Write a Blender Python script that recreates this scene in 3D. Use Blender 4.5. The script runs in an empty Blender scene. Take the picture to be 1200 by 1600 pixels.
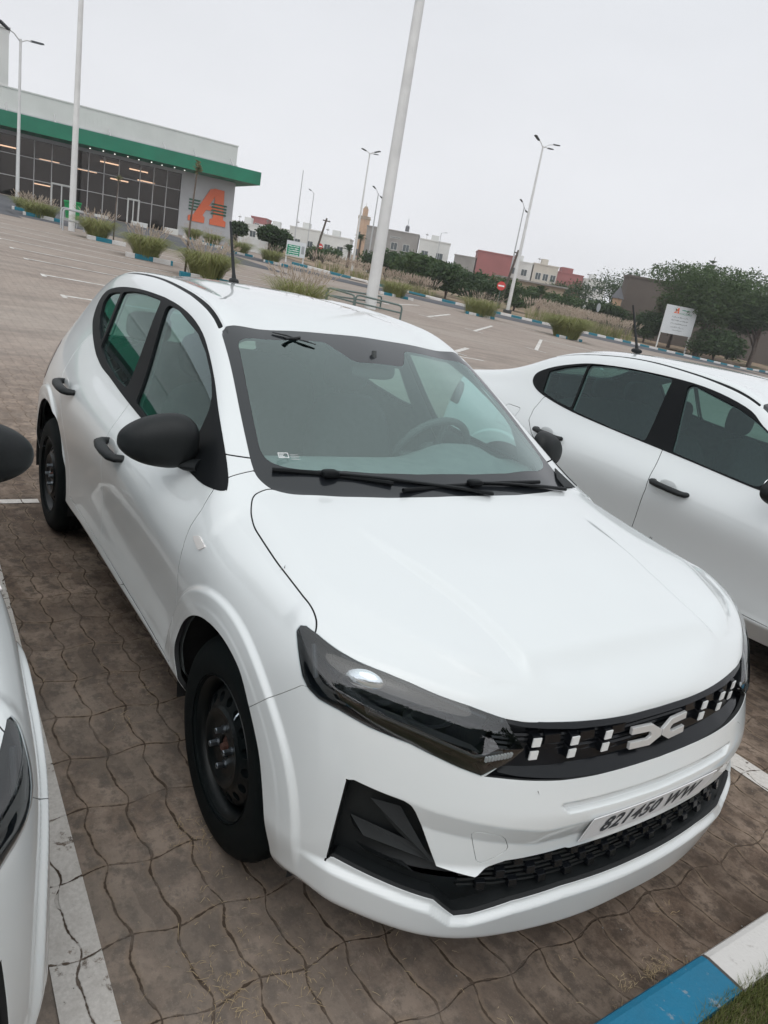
import bpy, bmesh, math, random
import numpy as np
from mathutils import Vector, Matrix
SC = bpy.context.scene
COL = SC.collection
R = math.radians

# ------------------------------------------------------------------ camera
def make_camera():
    cd = bpy.data.cameras.new('camera'); co = bpy.data.objects.new('camera', cd); COL.objects.link(co)
    cd.sensor_fit = 'HORIZONTAL'; cd.sensor_width = 36; cd.lens = 34.356; cd.clip_start = .05; cd.clip_end = 3000
    yaw, pitch, roll = 2.50618, .30338, .18129
    w = Vector((math.cos(yaw)*math.cos(pitch), math.sin(yaw)*math.cos(pitch), -math.sin(pitch)))
    r = w.cross(Vector((0, 0, 1))).normalized(); u = r.cross(w)
    r2 = math.cos(roll)*r + math.sin(roll)*u; u2 = -math.sin(roll)*r + math.cos(roll)*u
    M = Matrix((r2, u2, -w)).transposed().to_4x4(); M.translation = Vector((1.5807, -1.6246, 1.6497))
    co.matrix_world = M; SC.camera = co
make_camera()

# small node helpers, needed by the sky as well
class X:
    """tiny expression wrapper that builds Math nodes"""
    def __init__(s, nt, sock): s.nt = nt; s.s = sock
    def _m(s, op, o=None, c=None):
        n = s.nt.nodes.new('ShaderNodeMath'); n.operation = op; s.nt.links.new(s.s, n.inputs[0])
        for i, v in ((1, o), (2, c)):
            if v is None: continue
            if isinstance(v, X): s.nt.links.new(v.s, n.inputs[i])
            else: n.inputs[i].default_value = v
        return X(s.nt, n.outputs[0])
    def __add__(s, o): return s._m('ADD', o)
    def __sub__(s, o): return s._m('SUBTRACT', o)
    def __mul__(s, o): return s._m('MULTIPLY', o)
    def __truediv__(s, o): return s._m('DIVIDE', o)
    def sin(s): return s._m('SINE')
    def abs(s): return s._m('ABSOLUTE')
    def fract(s): return s._m('FRACT')
    def floor(s): return s._m('FLOOR')
    def min(s, o): return s._m('MINIMUM', o)
    def max(s, o): return s._m('MAXIMUM', o)
    def lt(s, o): return s._m('LESS_THAN', o)
    def gt(s, o): return s._m('GREATER_THAN', o)
    def ramp(s, a, b, c=0., d=1.):
        n = s.nt.nodes.new('ShaderNodeMapRange'); s.nt.links.new(s.s, n.inputs[0])
        for i, v in zip((1, 2, 3, 4), (a, b, c, d)): n.inputs[i].default_value = v
        return X(s.nt, n.outputs[0])
def mixc(nt, f, a, b, blend='MIX'):
    n = nt.nodes.new('ShaderNodeMix'); n.data_type = 'RGBA'; n.blend_type = blend
    for i, v in ((0, f), (6, a), (7, b)):
        if isinstance(v, X): nt.links.new(v.s, n.inputs[i])
        elif isinstance(v, bpy.types.NodeSocket): nt.links.new(v, n.inputs[i])
        elif i == 0: n.inputs[0].default_value = v
        else: n.inputs[i].default_value = (*v, 1)
    return n.outputs[2]
# ------------------------------------------------------------------ sky, sun, exposure
SUN_EL, SUN_AZ = R(58), R(-35)          # azimuth of the light source measured from +x towards +y
def make_world():
    w = bpy.data.worlds.new('World'); SC.world = w; w.use_nodes = True
    nt = w.node_tree; N = nt.nodes; L = nt.links
    bg = N['Background']
    sky = N.new('ShaderNodeTexSky'); sky.sky_type = 'NISHITA'; sky.sun_disc = False
    sky.sun_elevation = SUN_EL; sky.sun_rotation = math.pi/2 - SUN_AZ; sky.dust_density = 6; sky.air_density = 1
    hsv = N.new('ShaderNodeHueSaturation'); hsv.inputs['Saturation'].default_value = .10
    L.new(sky.outputs[0], hsv.inputs['Color'])
    # a closed deck of stratus evens the clear sky out
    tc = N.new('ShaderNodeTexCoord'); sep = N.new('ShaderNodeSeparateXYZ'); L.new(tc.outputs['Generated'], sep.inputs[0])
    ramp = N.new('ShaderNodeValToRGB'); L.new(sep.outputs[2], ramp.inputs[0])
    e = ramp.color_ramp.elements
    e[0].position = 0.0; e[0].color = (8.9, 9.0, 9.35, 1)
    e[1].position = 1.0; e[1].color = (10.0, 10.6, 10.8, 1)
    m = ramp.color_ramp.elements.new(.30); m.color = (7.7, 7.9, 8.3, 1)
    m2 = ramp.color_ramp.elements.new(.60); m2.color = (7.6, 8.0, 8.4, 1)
    ns = N.new('ShaderNodeTexNoise'); ns.inputs['Scale'].default_value = 1.6; ns.inputs['Detail'].default_value = 4
    mp = N.new('ShaderNodeMapping'); mp.inputs['Scale'].default_value = (1, 1, 2.5)
    L.new(tc.outputs['Generated'], mp.inputs[0]); L.new(mp.outputs[0], ns.inputs['Vector'])
    mr = N.new('ShaderNodeMapRange'); mr.inputs[1].default_value = .3; mr.inputs[2].default_value = .7
    mr.inputs[3].default_value = .95; mr.inputs[4].default_value = 1.05; L.new(ns.outputs[0], mr.inputs[0])
    mul = N.new('ShaderNodeMix'); mul.data_type = 'RGBA'; mul.blend_type = 'MULTIPLY'; mul.inputs[0].default_value = 1
    L.new(ramp.outputs[0], mul.inputs[6]); L.new(mr.outputs[0], mul.inputs[7])
    mix = N.new('ShaderNodeMix'); mix.data_type = 'RGBA'; mix.inputs[0].default_value = .9
    L.new(hsv.outputs[0], mix.inputs[6]); L.new(mul.outputs[2], mix.inputs[7])
    # unseen sky towards the sun brightened, added to light the car sides
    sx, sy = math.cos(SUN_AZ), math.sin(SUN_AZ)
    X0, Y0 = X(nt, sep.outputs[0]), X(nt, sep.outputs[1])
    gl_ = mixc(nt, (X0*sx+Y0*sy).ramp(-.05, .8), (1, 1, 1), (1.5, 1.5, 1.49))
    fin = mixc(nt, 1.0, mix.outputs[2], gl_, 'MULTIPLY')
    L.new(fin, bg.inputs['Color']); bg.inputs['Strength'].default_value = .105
    ld = bpy.data.lights.new('sun', 'SUN'); ld.energy = .5; ld.angle = R(60); ld.color = (1, .97, .93)
    lo = bpy.data.objects.new('sun', ld); COL.objects.link(lo)
    d = Vector((math.cos(SUN_EL)*math.cos(SUN_AZ), math.cos(SUN_EL)*math.sin(SUN_AZ), math.sin(SUN_EL)))
    lo.rotation_euler = d.to_track_quat('Z', 'Y').to_euler()
make_world()
SC.view_settings.view_transform = 'Standard'; SC.view_settings.look = 'None'
SC.view_settings.exposure = .06; SC.view_settings.gamma = 1
SC.render.engine = 'CYCLES'
SC.cycles.max_bounces = 8; SC.cycles.transparent_max_bounces = 16; SC.cycles.diffuse_bounces = 3; SC.cycles.glossy_bounces = 4
SC.cycles.use_denoising = True

# ------------------------------------------------------------------ helpers
def tag(o, label=None, cat=None, group=None, kind=None):
    if label: o['label'] = label
    if cat: o['category'] = cat
    if group: o['group'] = group
    if kind: o['kind'] = kind
    return o
def empty(name, loc=(0, 0, 0), rz=0, parent=None):
    o = bpy.data.objects.new(name, None); COL.objects.link(o); o.location = loc; o.rotation_euler = (0, 0, rz)
    o.empty_display_size = .2
    if parent: o.parent = parent
    return o
def mesh_obj(name, V, F, mat, parent=None, smooth=False, normals=None, mats=None, fm=None):
    me = bpy.data.meshes.new(name); me.from_pydata([tuple(v) for v in V], [], [tuple(f) for f in F])
    if mats:
        for m in mats: me.materials.append(m)
        me.polygons.foreach_set('material_index', fm)
    elif mat: me.materials.append(mat)
    if smooth or normals is not None: me.polygons.foreach_set('use_smooth', [True]*len(F))
    me.update()
    if normals is not None: me.normals_split_custom_set_from_vertices([tuple(n) for n in normals])
    o = bpy.data.objects.new(name, me); COL.objects.link(o)
    if parent: o.parent = parent
    return o
class MB:
    """collects shapes that become ONE mesh"""
    def __init__(s): s.V = []; s.F = []; s.M = []
    def add(s, V, F, m=0):
        n = len(s.V); s.V += [tuple(v) for v in V]; s.F += [tuple(i+n for i in f) for f in F]; s.M += [m]*len(F); return s
    def box(s, a, b, m=0, M=None):
        x0, y0, z0 = a; x1, y1, z1 = b
        V = [(x0,y0,z0),(x1,y0,z0),(x1,y1,z0),(x0,y1,z0),(x0,y0,z1),(x1,y0,z1),(x1,y1,z1),(x0,y1,z1)]
        if M is not None: V = [tuple(M @ Vector(v)) for v in V]
        return s.add(V, [(0,3,2,1),(4,5,6,7),(0,1,5,4),(1,2,6,5),(2,3,7,6),(3,0,4,7)], m)
    def tube(s, pts, r, n=8, m=0, cap=True, flat=1.0):
        pts = [Vector(p) for p in pts]; rs = r if hasattr(r, '__len__') else [r]*len(pts)
        V = []; F = []; prev = None
        for i, p in enumerate(pts):
            t = (pts[min(i+1, len(pts)-1)] - pts[max(i-1, 0)]).normalized()
            if prev is None:
                a = t.cross(Vector((0, 0, 1)))
                if a.length < .1: a = t.cross(Vector((1, 0, 0)))
                a.normalize()
            else: a = (prev - t*prev.dot(t)).normalized()
            prev = a; b = t.cross(a)
            for k in range(n):
                an = 2*math.pi*k/n; V.append(tuple(p + a*(rs[i]*math.cos(an)) + b*(rs[i]*flat*math.sin(an))))
        for i in range(len(pts)-1):
            for k in range(n):
                k2 = (k+1) % n; F.append((i*n+k, i*n+k2, (i+1)*n+k2, (i+1)*n+k))
        if cap: F.append(tuple(range(n-1, -1, -1))); F.append(tuple((len(pts)-1)*n+k for k in range(n)))
        return s.add(V, F, m)
    def lathe(s, prof, n=48, axis='Y', c=(0, 0, 0), m=0, a0=0, a1=2*math.pi):
        """prof: (r, h) pairs, turned round the axis through c"""
        V = []; F = []; full = abs(a1-a0-2*math.pi) < 1e-6; k1 = n if full else n+1
        for r, h in prof:
            for k in range(k1):
                a = a0+(a1-a0)*k/n; u, v = r*math.cos(a), r*math.sin(a)
                V.append((c[0]+u, c[1]+h, c[2]+v) if axis == 'Y' else ((c[0]+u, c[1]+v, c[2]+h) if axis == 'Z' else (c[0]+h, c[1]+u, c[2]+v)))
        for i in range(len(prof)-1):
            for k in range(n):
                k2 = (k+1) % k1; F.append((i*k1+k, i*k1+k2, (i+1)*k1+k2, (i+1)*k1+k))
        return s.add(V, F, m)
    def prism(s, poly, fn, m=0):
        """poly in 2D, fn(u, v, t) -> 3D with t in 0..1 through the thickness"""
        n = len(poly); V = [fn(u, v, 0) for u, v in poly]+[fn(u, v, 1) for u, v in poly]
        F = [tuple(range(n-1, -1, -1)), tuple(range(n, 2*n))]+[(i, (i+1) % n, n+(i+1) % n, n+i) for i in range(n)]
        return s.add(V, F, m)
    def obj(s, name, mat=None, parent=None, smooth=False, mats=None, bevel=0, angle=None, recalc=True):
        me = bpy.data.meshes.new(name); me.from_pydata(s.V, [], s.F)
        if mats:
            for x in mats: me.materials.append(x)
            me.polygons.foreach_set('material_index', s.M)
        elif mat: me.materials.append(mat)
        if recalc or bevel:
            bm = bmesh.new(); bm.from_mesh(me)
            if recalc: bmesh.ops.recalc_face_normals(bm, faces=bm.faces)
            if bevel:
                ed = [e for e in bm.edges if len(e.link_faces) == 2 and e.calc_face_angle(0) > .6]
                bmesh.ops.bevel(bm, geom=ed, offset=bevel, segments=2, profile=.5, affect='EDGES', clamp_overlap=True)
            bm.to_mesh(me); bm.free()
        if smooth:
            me.polygons.foreach_set('use_smooth', [True]*len(me.polygons))
            me.set_sharp_from_angle(angle=angle or R(35))
        o = bpy.data.objects.new(name, me); COL.objects.link(o)
        if parent: o.parent = parent
        return o

# ------------------------------------------------------------------ materials
def mat(name, col=(.5, .5, .5), rough=.5, metal=0, coat=0, spec=.5, coat_rough=.03):
    m = bpy.data.materials.new(name); m.use_nodes = True; b = m.node_tree.nodes['Principled BSDF']
    b.inputs['Base Color'].default_value = (*col, 1); b.inputs['Roughness'].default_value = rough
    b.inputs['Metallic'].default_value = metal; b.inputs['Coat Weight'].default_value = coat
    b.inputs['Coat Roughness'].default_value = coat_rough; b.inputs['Specular IOR Level'].default_value = spec
    return m
def nodes(m): return m.node_tree, m.node_tree.nodes, m.node_tree.links, m.node_tree.nodes['Principled BSDF']
def noise(nt, vec, scale, detail=4, rough=.55, dist=0):
    n = nt.nodes.new('ShaderNodeTexNoise'); n.inputs['Scale'].default_value = scale; n.inputs['Detail'].default_value = detail
    n.inputs['Roughness'].default_value = rough; n.inputs['Distortion'].default_value = dist
    if vec is not None: nt.links.new(vec, n.inputs['Vector'])
    return X(nt, n.outputs[0])
def coords(nt):
    g = nt.nodes.new('ShaderNodeNewGeometry'); s = nt.nodes.new('ShaderNodeSeparateXYZ'); nt.links.new(g.outputs['Position'], s.inputs[0])
    return g.outputs['Position'], X(nt, s.outputs[0]), X(nt, s.outputs[1]), X(nt, s.outputs[2])
def objc(nt):
    g = nt.nodes.new('ShaderNodeTexCoord'); s = nt.nodes.new('ShaderNodeSeparateXYZ'); nt.links.new(g.outputs['Object'], s.inputs[0])
    return g.outputs['Object'], X(nt, s.outputs[0]), X(nt, s.outputs[1]), X(nt, s.outputs[2])
def bump(nt, h, b, strength=.5, dist=.01):
    n = nt.nodes.new('ShaderNodeBump'); n.inputs['Strength'].default_value = strength; n.inputs['Distance'].default_value = dist
    nt.links.new(h.s if isinstance(h, X) else h, n.inputs['Height']); nt.links.new(n.outputs[0], b.inputs['Normal'])
def varied(name, col, rough=.6, scale=6, amt=.25, bmp=0, bscale=60, metal=0, spec=.5, world=False, col2=None, coat=0):
    """base colour with soft noise variation and optional bump"""
    m = mat(name, col, rough, metal, coat, spec); nt, N, L, b = nodes(m)
    p = coords(nt)[0] if world else objc(nt)[0]
    n = noise(nt, p, scale, 5)
    c2 = col2 or tuple(c*(1-amt) for c in col)
    L.new(mixc(nt, n.ramp(.35, .68), col, c2), b.inputs['Base Color'])
    if bmp: bump(nt, noise(nt, p, bscale, 4), b, bmp, .01)
    return m
def glass(name, tint=(.75, .85, .82), ior=1.5, rough=0, extra=.0, refl=(.86, 1, .975)):
    """thin pane: tinted see-through plus mirror reflection that grows towards grazing"""
    m = bpy.data.materials.new(name); m.use_nodes = True; nt = m.node_tree; N = nt.nodes; L = nt.links
    N.remove(N['Principled BSDF']); out = N['Material Output']
    tr = N.new('ShaderNodeBsdfTransparent'); tr.inputs[0].default_value = (*tint, 1)
    gl = N.new('ShaderNodeBsdfGlossy'); gl.inputs['Roughness'].default_value = rough; gl.inputs[0].default_value = (*refl, 1)
    lw = N.new('ShaderNodeLayerWeight'); lw.inputs[0].default_value = .5; r0 = ((ior-1)/(ior+1))**2
    s = X(nt, lw.outputs['Facing'])._m('POWER', 5.0)                  # Schlick, alike from both sides
    f = ((s*(1-r0)+r0)*1.7).min(1.0).ramp(0, 1, extra, 1)               # two faces of the pane
    mx = N.new('ShaderNodeMixShader'); L.new(f.s, mx.inputs[0]); L.new(tr.outputs[0], mx.inputs[1]); L.new(gl.outputs[0], mx.inputs[2])
    L.new(mx.outputs[0], out.inputs[0]); return m

M = {}
def car_paint():
    m = mat('white_paint', (.70, .72, .725), .35, 0, 1.0, .5, .02); nt, N, L, b = nodes(m)
    p = objc(nt)[0]
    n = noise(nt, p, 2.0, 3)
    # a thin film of dust and dried drops
    d = noise(nt, p, 190, 2, .6).ramp(.70, .78); d2 = noise(nt, p, 9, 4)
    c = mixc(nt, n.ramp(.3, .7), (.70, .722, .725), (.685, .705, .71))
    L.new(mixc(nt, (d*d2.ramp(.45, .75))*.35, c, (.42, .40, .37)), b.inputs['Base Color'])
    L.new(noise(nt, p, 5, 4).ramp(.3, .7, .02, .07).s, b.inputs['Coat Roughness'])
    return m
M['paint'] = car_paint()
M['black_plastic'] = varied('black_plastic', (.008, .010, .011), .5, 30, .3, .15, 500, spec=.35)
M['gloss_black'] = mat('gloss_black', (.006, .007, .009), .22, spec=.3)
M['gap_shade'] = mat('shut_line_shade', (.02, .021, .022), .8)  # near-black colour painted in for the shade between panels
M['satin_black'] = mat('satin_black', (.006, .007, .008), .5, spec=.12)
M['frit'] = mat('glass_border', (.012, .014, .017), .3, 0, .8, .2, .0)
M['windscreen'] = glass('windscreen_glass', (.80, .98, .95), 1.52, 0, .095)
M['side_glass'] = glass('side_glass', (.42, .62, .59), 1.5, 0, .0, (.80, .97, .97))
M['lens'] = glass('headlight_glass', (.82, .86, .88), 1.5, 0, .02, (1, 1, 1))
M['lamp_black'] = mat('lamp_housing', (.006, .008, .010), .35, spec=.3)
M['lamp_grey'] = mat('lamp_bezel', (.045, .05, .055), .3, .4)
M['chrome'] = varied('chrome', (.9, .91, .93), .12, 8, .1, .10, 40, 1)
M['clear'] = glass('clear_plastic', (.93, .93, .93), 1.5, .05, .08)
M['white_plastic'] = mat('white_plastic', (.78, .79, .79), .4)
M['marker'] = mat('marker_lens', (.78, .74, .72), .15, 0, 1)
M['rubber'] = varied('rubber', (.004, .0068, .0075), .75, 25, .25, .25, 220, spec=.16)
M['steel_black'] = varied('black_steel', (.0035, .006, .0068), .36, 12, .3, .1, 200, spec=.3)
M['bolt'] = mat('bolt_steel', (.32, .36, .40), .32, 1)
M['rust'] = varied('rust', (.12, .05, .035), .8, 60, .5)
M['underbody'] = mat('underbody', (.012, .012, .012), .9)
M['seat'] = varied('seat_fabric', (.05, .055, .06), .9, 40, .3, .3, 400)
M['trim'] = varied('cabin_trim', (.15, .17, .17), .75, 20, .2)
M['trim_dark'] = mat('cabin_trim_dark', (.05, .055, .055), .6)
M['headliner'] = mat('headliner', (.25, .26, .26), .95)
M['red_lens'] = mat('red_lens', (.035, .006, .006), .15, 0, .6)
M['plate'] = varied('plate_film', (.77, .76, .77), .5, 12, .05)
M['ink'] = mat('plate_ink', (.035, .037, .045), .5)
M['mirror'] = mat('mirror_glass', (.8, .82, .84), .02, 1)
M['emblem'] = mat('emblem_grey', (.60, .60, .60), .3, .2, .5)
# ---- body control net (half, y outward) : station -> rows from rocker to roof rail
HATCH_SIDE=[
 [(.40,.76,.19),(.455,.80,.27),(.475,.795,.40),(.47,.79,.55),(.44,.785,.70),(.405,.79,.78),(.37,.765,.845),(.33,.69,.878)],
 [(.25,.83,.19),(.30,.862,.28),(.31,.866,.42),(.28,.868,.56),(.27,.864,.69),(.25,.850,.785),(.22,.81,.866),(.19,.735,.900)],
 [(.05,.85,.20),(.03,.875,.30),(0,.882,.44),(0,.884,.58),(0,.884,.71),(0,.866,.815),(0,.82,.888),(-.01,.735,.925)],
 [(-.28,.80,.25),(-.28,.872,.36),(-.28,.868,.475),(-.28,.874,.60),(-.28,.880,.74),(-.29,.860,.860),(-.31,.80,.938),(-.34,.705,.985)],
 [(-.58,.80,.25),(-.58,.870,.36),(-.58,.866,.475),(-.58,.868,.62),(-.58,.880,.79),(-.58,.806,.945),(-.62,.728,1.09),(-.66,.655,1.165)],
 [(-.95,.80,.25),(-.95,.870,.36),(-.95,.864,.475),(-.95,.866,.62),(-.95,.882,.81),(-.95,.797,.965),(-1.0,.695,1.18),(-1.05,.585,1.375)],
 [(-1.35,.80,.25),(-1.35,.870,.36),(-1.35,.864,.475),(-1.35,.866,.62),(-1.35,.882,.825),(-1.35,.790,.985),(-1.36,.69,1.19),(-1.37,.57,1.435)],
 [(-1.8,.80,.25),(-1.8,.870,.36),(-1.8,.867,.475),(-1.8,.868,.62),(-1.8,.880,.84),(-1.8,.785,1.0),(-1.8,.685,1.20),(-1.8,.563,1.455)],
 [(-2.2,.80,.25),(-2.2,.868,.36),(-2.2,.866,.475),(-2.2,.872,.62),(-2.2,.874,.84),(-2.2,.775,1.03),(-2.2,.675,1.215),(-2.2,.555,1.45)],
 [(-2.6,.80,.25),(-2.6,.862,.36),(-2.6,.872,.475),(-2.6,.873,.62),(-2.6,.862,.82),(-2.6,.775,1.02),(-2.58,.665,1.21),(-2.55,.548,1.425)],
 [(-2.9,.79,.22),(-2.93,.835,.32),(-2.94,.848,.47),(-2.95,.845,.62),(-2.94,.83,.80),(-2.92,.755,1.0),(-2.85,.65,1.19),(-2.78,.54,1.38)],
 [(-3.05,.70,.26),(-3.10,.74,.34),(-3.12,.76,.48),(-3.13,.755,.62),(-3.11,.74,.80),(-3.06,.69,.98),(-2.97,.62,1.16),(-2.88,.53,1.33)],
]
FRONT=[ # columns towards the centre, same rows
 [(.56,.60,.180),(.625,.635,.245),(.640,.635,.40),(.62,.63,.56),(.590,.63,.66),(.565,.62,.745),(.53,.60,.825),(.46,.56,.868)],
 [(.66,.42,.170),(.705,.43,.220),(.730,.44,.38),(.725,.43,.55),(.697,.43,.635),(.675,.42,.70),(.645,.41,.770),(.56,.39,.838)],
 [(.70,.20,.163),(.745,.20,.207),(.765,.20,.36),(.765,.20,.54),(.735,.20,.62),(.712,.20,.685),(.69,.20,.752),(.61,.20,.818)],
 [(.705,0,.162),(.75,0,.203),(.772,0,.35),(.772,0,.54),(.74,0,.615),(.716,0,.68),(.695,0,.747),(.62,0,.812)],
]
HATCH_TOP=[ # stations 1.., columns towards the centre
 [(.27,.58,.902),(.31,.39,.900),(.34,.20,.900),(.35,0,.900)],
 [(.0,.58,.942),(.0,.39,.952),(.0,.20,.957),(.0,0,.958)],
 [(-.285,.54,.992),(-.245,.36,1.0),(-.22,.18,1.005),(-.21,0,1.008)],
 [(-.62,.49,1.19),(-.59,.33,1.205),(-.58,.165,1.212),(-.575,0,1.214)],
 [(-1.04,.44,1.398),(-1.03,.30,1.408),(-1.025,.15,1.413),(-1.02,0,1.415)],
 [(-1.37,.43,1.462),(-1.37,.29,1.476),(-1.37,.145,1.483),(-1.37,0,1.485)],
 [(-1.8,.425,1.48),(-1.8,.285,1.493),(-1.8,.142,1.499),(-1.8,0,1.501)],
 [(-2.2,.42,1.475),(-2.2,.28,1.489),(-2.2,.14,1.495),(-2.2,0,1.497)],
 [(-2.57,.41,1.45),(-2.58,.275,1.463),(-2.59,.138,1.469),(-2.59,0,1.47)],
 [(-2.83,.405,1.41),(-2.86,.27,1.424),(-2.87,.135,1.43),(-2.88,0,1.432)],
]
HATCH_REAR=[(-3.18,.26),(-3.24,.34),(-3.26,.48),(-3.25,.62),(-3.21,.80),(-3.15,.98),(-3.06,1.17),(-2.99,1.37)]
def base_surface(SIDE,FRONT,TOP,REAR,level,crease_rows=((3,.75),)):
    verts=[];idx={}
    def V(p):
        k=tuple(round(c,4) for c in p)
        if k not in idx: idx[k]=len(verts); verts.append(k)
        return idx[k]
    n=len(SIDE);K=8
    side=[[V(p) for p in st] for st in SIDE]
    front=[side[0]]+[[V(p) for p in col] for col in FRONT]
    last=SIDE[-1]; rear=[side[-1]]
    for f in (.75,.5,.25,0):
        col=[]
        for k in range(K):
            (cx,cy,cz)=last[k];(rx,rz)=REAR[k]; g=1-f*f
            col.append(V((cx+(rx-cx)*g,cy*f,cz+(rz-cz)*g)))
        rear.append(col)
    top=[[front[j][7] for j in range(5)]]
    for i in range(1,n-1): top.append([side[i][7]]+[V(p) for p in TOP[i-1]])
    top.append([rear[j][7] for j in range(5)])
    F=[]
    for i in range(n-1):
        for k in range(7): F.append((side[i][k],side[i][k+1],side[i+1][k+1],side[i+1][k]))
    for j in range(4):
        for k in range(7):
            F.append((front[j][k],front[j+1][k],front[j+1][k+1],front[j][k+1]))
            F.append((rear[j][k],rear[j][k+1],rear[j+1][k+1],rear[j+1][k]))
    for i in range(n-1):
        for j in range(4): F.append((top[i][j],top[i][j+1],top[i+1][j+1],top[i+1][j]))
    verts=np.array(verts); N=len(verts)
    # mirror
    mir={};V2=list(map(tuple,verts))
    for a in range(N):
        if abs(verts[a][1])<1e-6: mir[a]=a
        else: mir[a]=len(V2); V2.append((verts[a][0],-verts[a][1],verts[a][2]))
    F2=F+[tuple(mir[a] for a in reversed(f)) for f in F]
    T=np.array(V2)
    me=bpy.data.meshes.new('cage'); me.from_pydata([tuple(v) for v in T],[],F2)
    at=me.attributes.new('crease_edge','FLOAT','EDGE')
    cr={}
    for (r,w) in crease_rows:
        row=top[r]
        for a,b in zip(row,row[1:]):
            cr[frozenset((a,b))]=w; cr[frozenset((mir[a],mir[b]))]=w
    def cr_line(ids, w):
        for a, b in zip(ids, ids[1:]): cr[frozenset((a, b))] = w; cr[frozenset((mir[a], mir[b]))] = w
    cr_line([front[j][7] for j in (3, 2, 1, 0)]+[side[i][7] for i in (1, 2, 3)], .42)       # bonnet shoulder
    cr_line([front[j][3] for j in (4, 3, 2, 1, 0)], .45)                                     # bumper crest
    cr_line([front[j][1] for j in (4, 3, 2, 1, 0)]+[side[1][1]], .75); cr_line([front[j][0] for j in (4, 3, 2, 1, 0)]+[side[1][0]], .5)
    cr_line([side[i][1] for i in range(3, 9)], .6)                                           # sill edge
    for e in me.edges:
        w=cr.get(frozenset(e.vertices))
        if w: at.data[e.index].value=w
    ob=bpy.data.objects.new('cage',me); bpy.context.scene.collection.objects.link(ob)
    md=ob.modifiers.new('s','SUBSURF'); md.use_limit_surface=True; md.boundary_smooth='ALL'
    def ev(l):
        md.levels=l; md.render_levels=l
        dg=bpy.context.evaluated_depsgraph_get(); o=ob.evaluated_get(dg); m=o.to_mesh()
        P=np.empty(len(m.vertices)*3); m.vertices.foreach_get('co',P); P=P.reshape(-1,3)
        return P,m,o
    cage=T.copy()
    for it in range(6):
        me.vertices.foreach_set('co',cage.ravel()); me.update()
        P,m,o=ev(1); P=P[:len(T)].copy(); o.to_mesh_clear()
        cage+= (T-P)*.9
    me.vertices.foreach_set('co',cage.ravel()); me.update()
    P,m,o=ev(level); P=P.copy()
    q=np.empty(len(m.polygons)*4,int); m.polygons.foreach_get('vertices',q); q=q.reshape(-1,4)
    o.to_mesh_clear(); bpy.data.objects.remove(ob); bpy.data.meshes.remove(me)
    cy=P[q][:,:,1].mean(1); q=q[cy>0]
    u,inv=np.unique(q,return_inverse=True); P=P[u]; q=inv.reshape(-1,4)
    P[np.abs(P[:,1])<1e-4,1]=0
    return P,q[:,::-1]
SEDAN_SIDE = HATCH_SIDE[:8]+[
 [(-2.2,.84,.25),(-2.2,.868,.36),(-2.2,.866,.47),(-2.2,.872,.62),(-2.2,.874,.84),(-2.2,.775,1.02),(-2.2,.672,1.215),(-2.2,.56,1.425)],
 [(-2.6,.82,.25),(-2.6,.862,.36),(-2.6,.872,.47),(-2.6,.873,.62),(-2.6,.866,.84),(-2.6,.775,1.03),(-2.6,.680,1.18),(-2.6,.572,1.335)],
 [(-3.0,.80,.25),(-3.0,.845,.36),(-3.02,.852,.47),(-3.03,.85,.62),(-3.03,.84,.82),(-3.03,.77,1.0),(-3.0,.69,1.10),(-2.98,.60,1.195)],
 [(-3.36,.70,.26),(-3.40,.75,.36),(-3.42,.77,.48),(-3.42,.765,.62),(-3.41,.75,.80),(-3.40,.70,.97),(-3.39,.66,1.06),(-3.38,.60,1.115)]]
SEDAN_TOP = HATCH_TOP[:7]+[
 [(-2.2,.42,1.46),(-2.2,.28,1.477),(-2.2,.14,1.485),(-2.2,0,1.487)],
 [(-2.62,.42,1.385),(-2.63,.28,1.403),(-2.64,.14,1.410),(-2.64,0,1.412)],
 [(-3.02,.44,1.195),(-3.05,.29,1.19),(-3.06,.145,1.185),(-3.06,0,1.184)]]
SEDAN_REAR = [(-3.48,.26),(-3.54,.36),(-3.565,.48),(-3.565,.62),(-3.54,.80),(-3.53,.95),(-3.525,1.06),(-3.50,1.115)]

def sdf(P, poly):
    """signed distance, negative inside"""
    poly = np.asarray(poly, float); A = poly; B = np.roll(poly, -1, 0)
    d2 = np.full(len(P), 1e9); inside = np.zeros(len(P), bool)
    for a, b in zip(A, B):
        ab = b-a; L2 = ab@ab
        if L2 < 1e-12: continue
        t = np.clip(((P-a)@ab)/L2, 0, 1); q = P-a-t[:, None]*ab; d2 = np.minimum(d2, (q*q).sum(1))
        if a[1] != b[1]:
            c = (P[:, 1] >= a[1]) != (P[:, 1] >= b[1])
            xi = a[0]+(P[:, 1]-a[1])*(b[0]-a[0])/(b[1]-a[1]); inside ^= c & (P[:, 0] < xi)
    d = np.sqrt(d2); return np.where(inside, -d, d)
def rounded(poly, r, n=4):
    """polygon with its corners rounded"""
    out = []; k = len(poly)
    for i in range(k):
        p0, p, p1 = (np.array(poly[j % k], float) for j in (i-1, i, i+1))
        a = p0-p; b = p1-p; la, lb = np.linalg.norm(a), np.linalg.norm(b); q = min(r, la*.45, lb*.45)
        s, e = p+a/la*q, p+b/lb*q
        for t in np.linspace(0, 1, n+1): out.append(tuple((1-t)**2*s+2*t*(1-t)*p+t*t*e))
    return out
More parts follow.
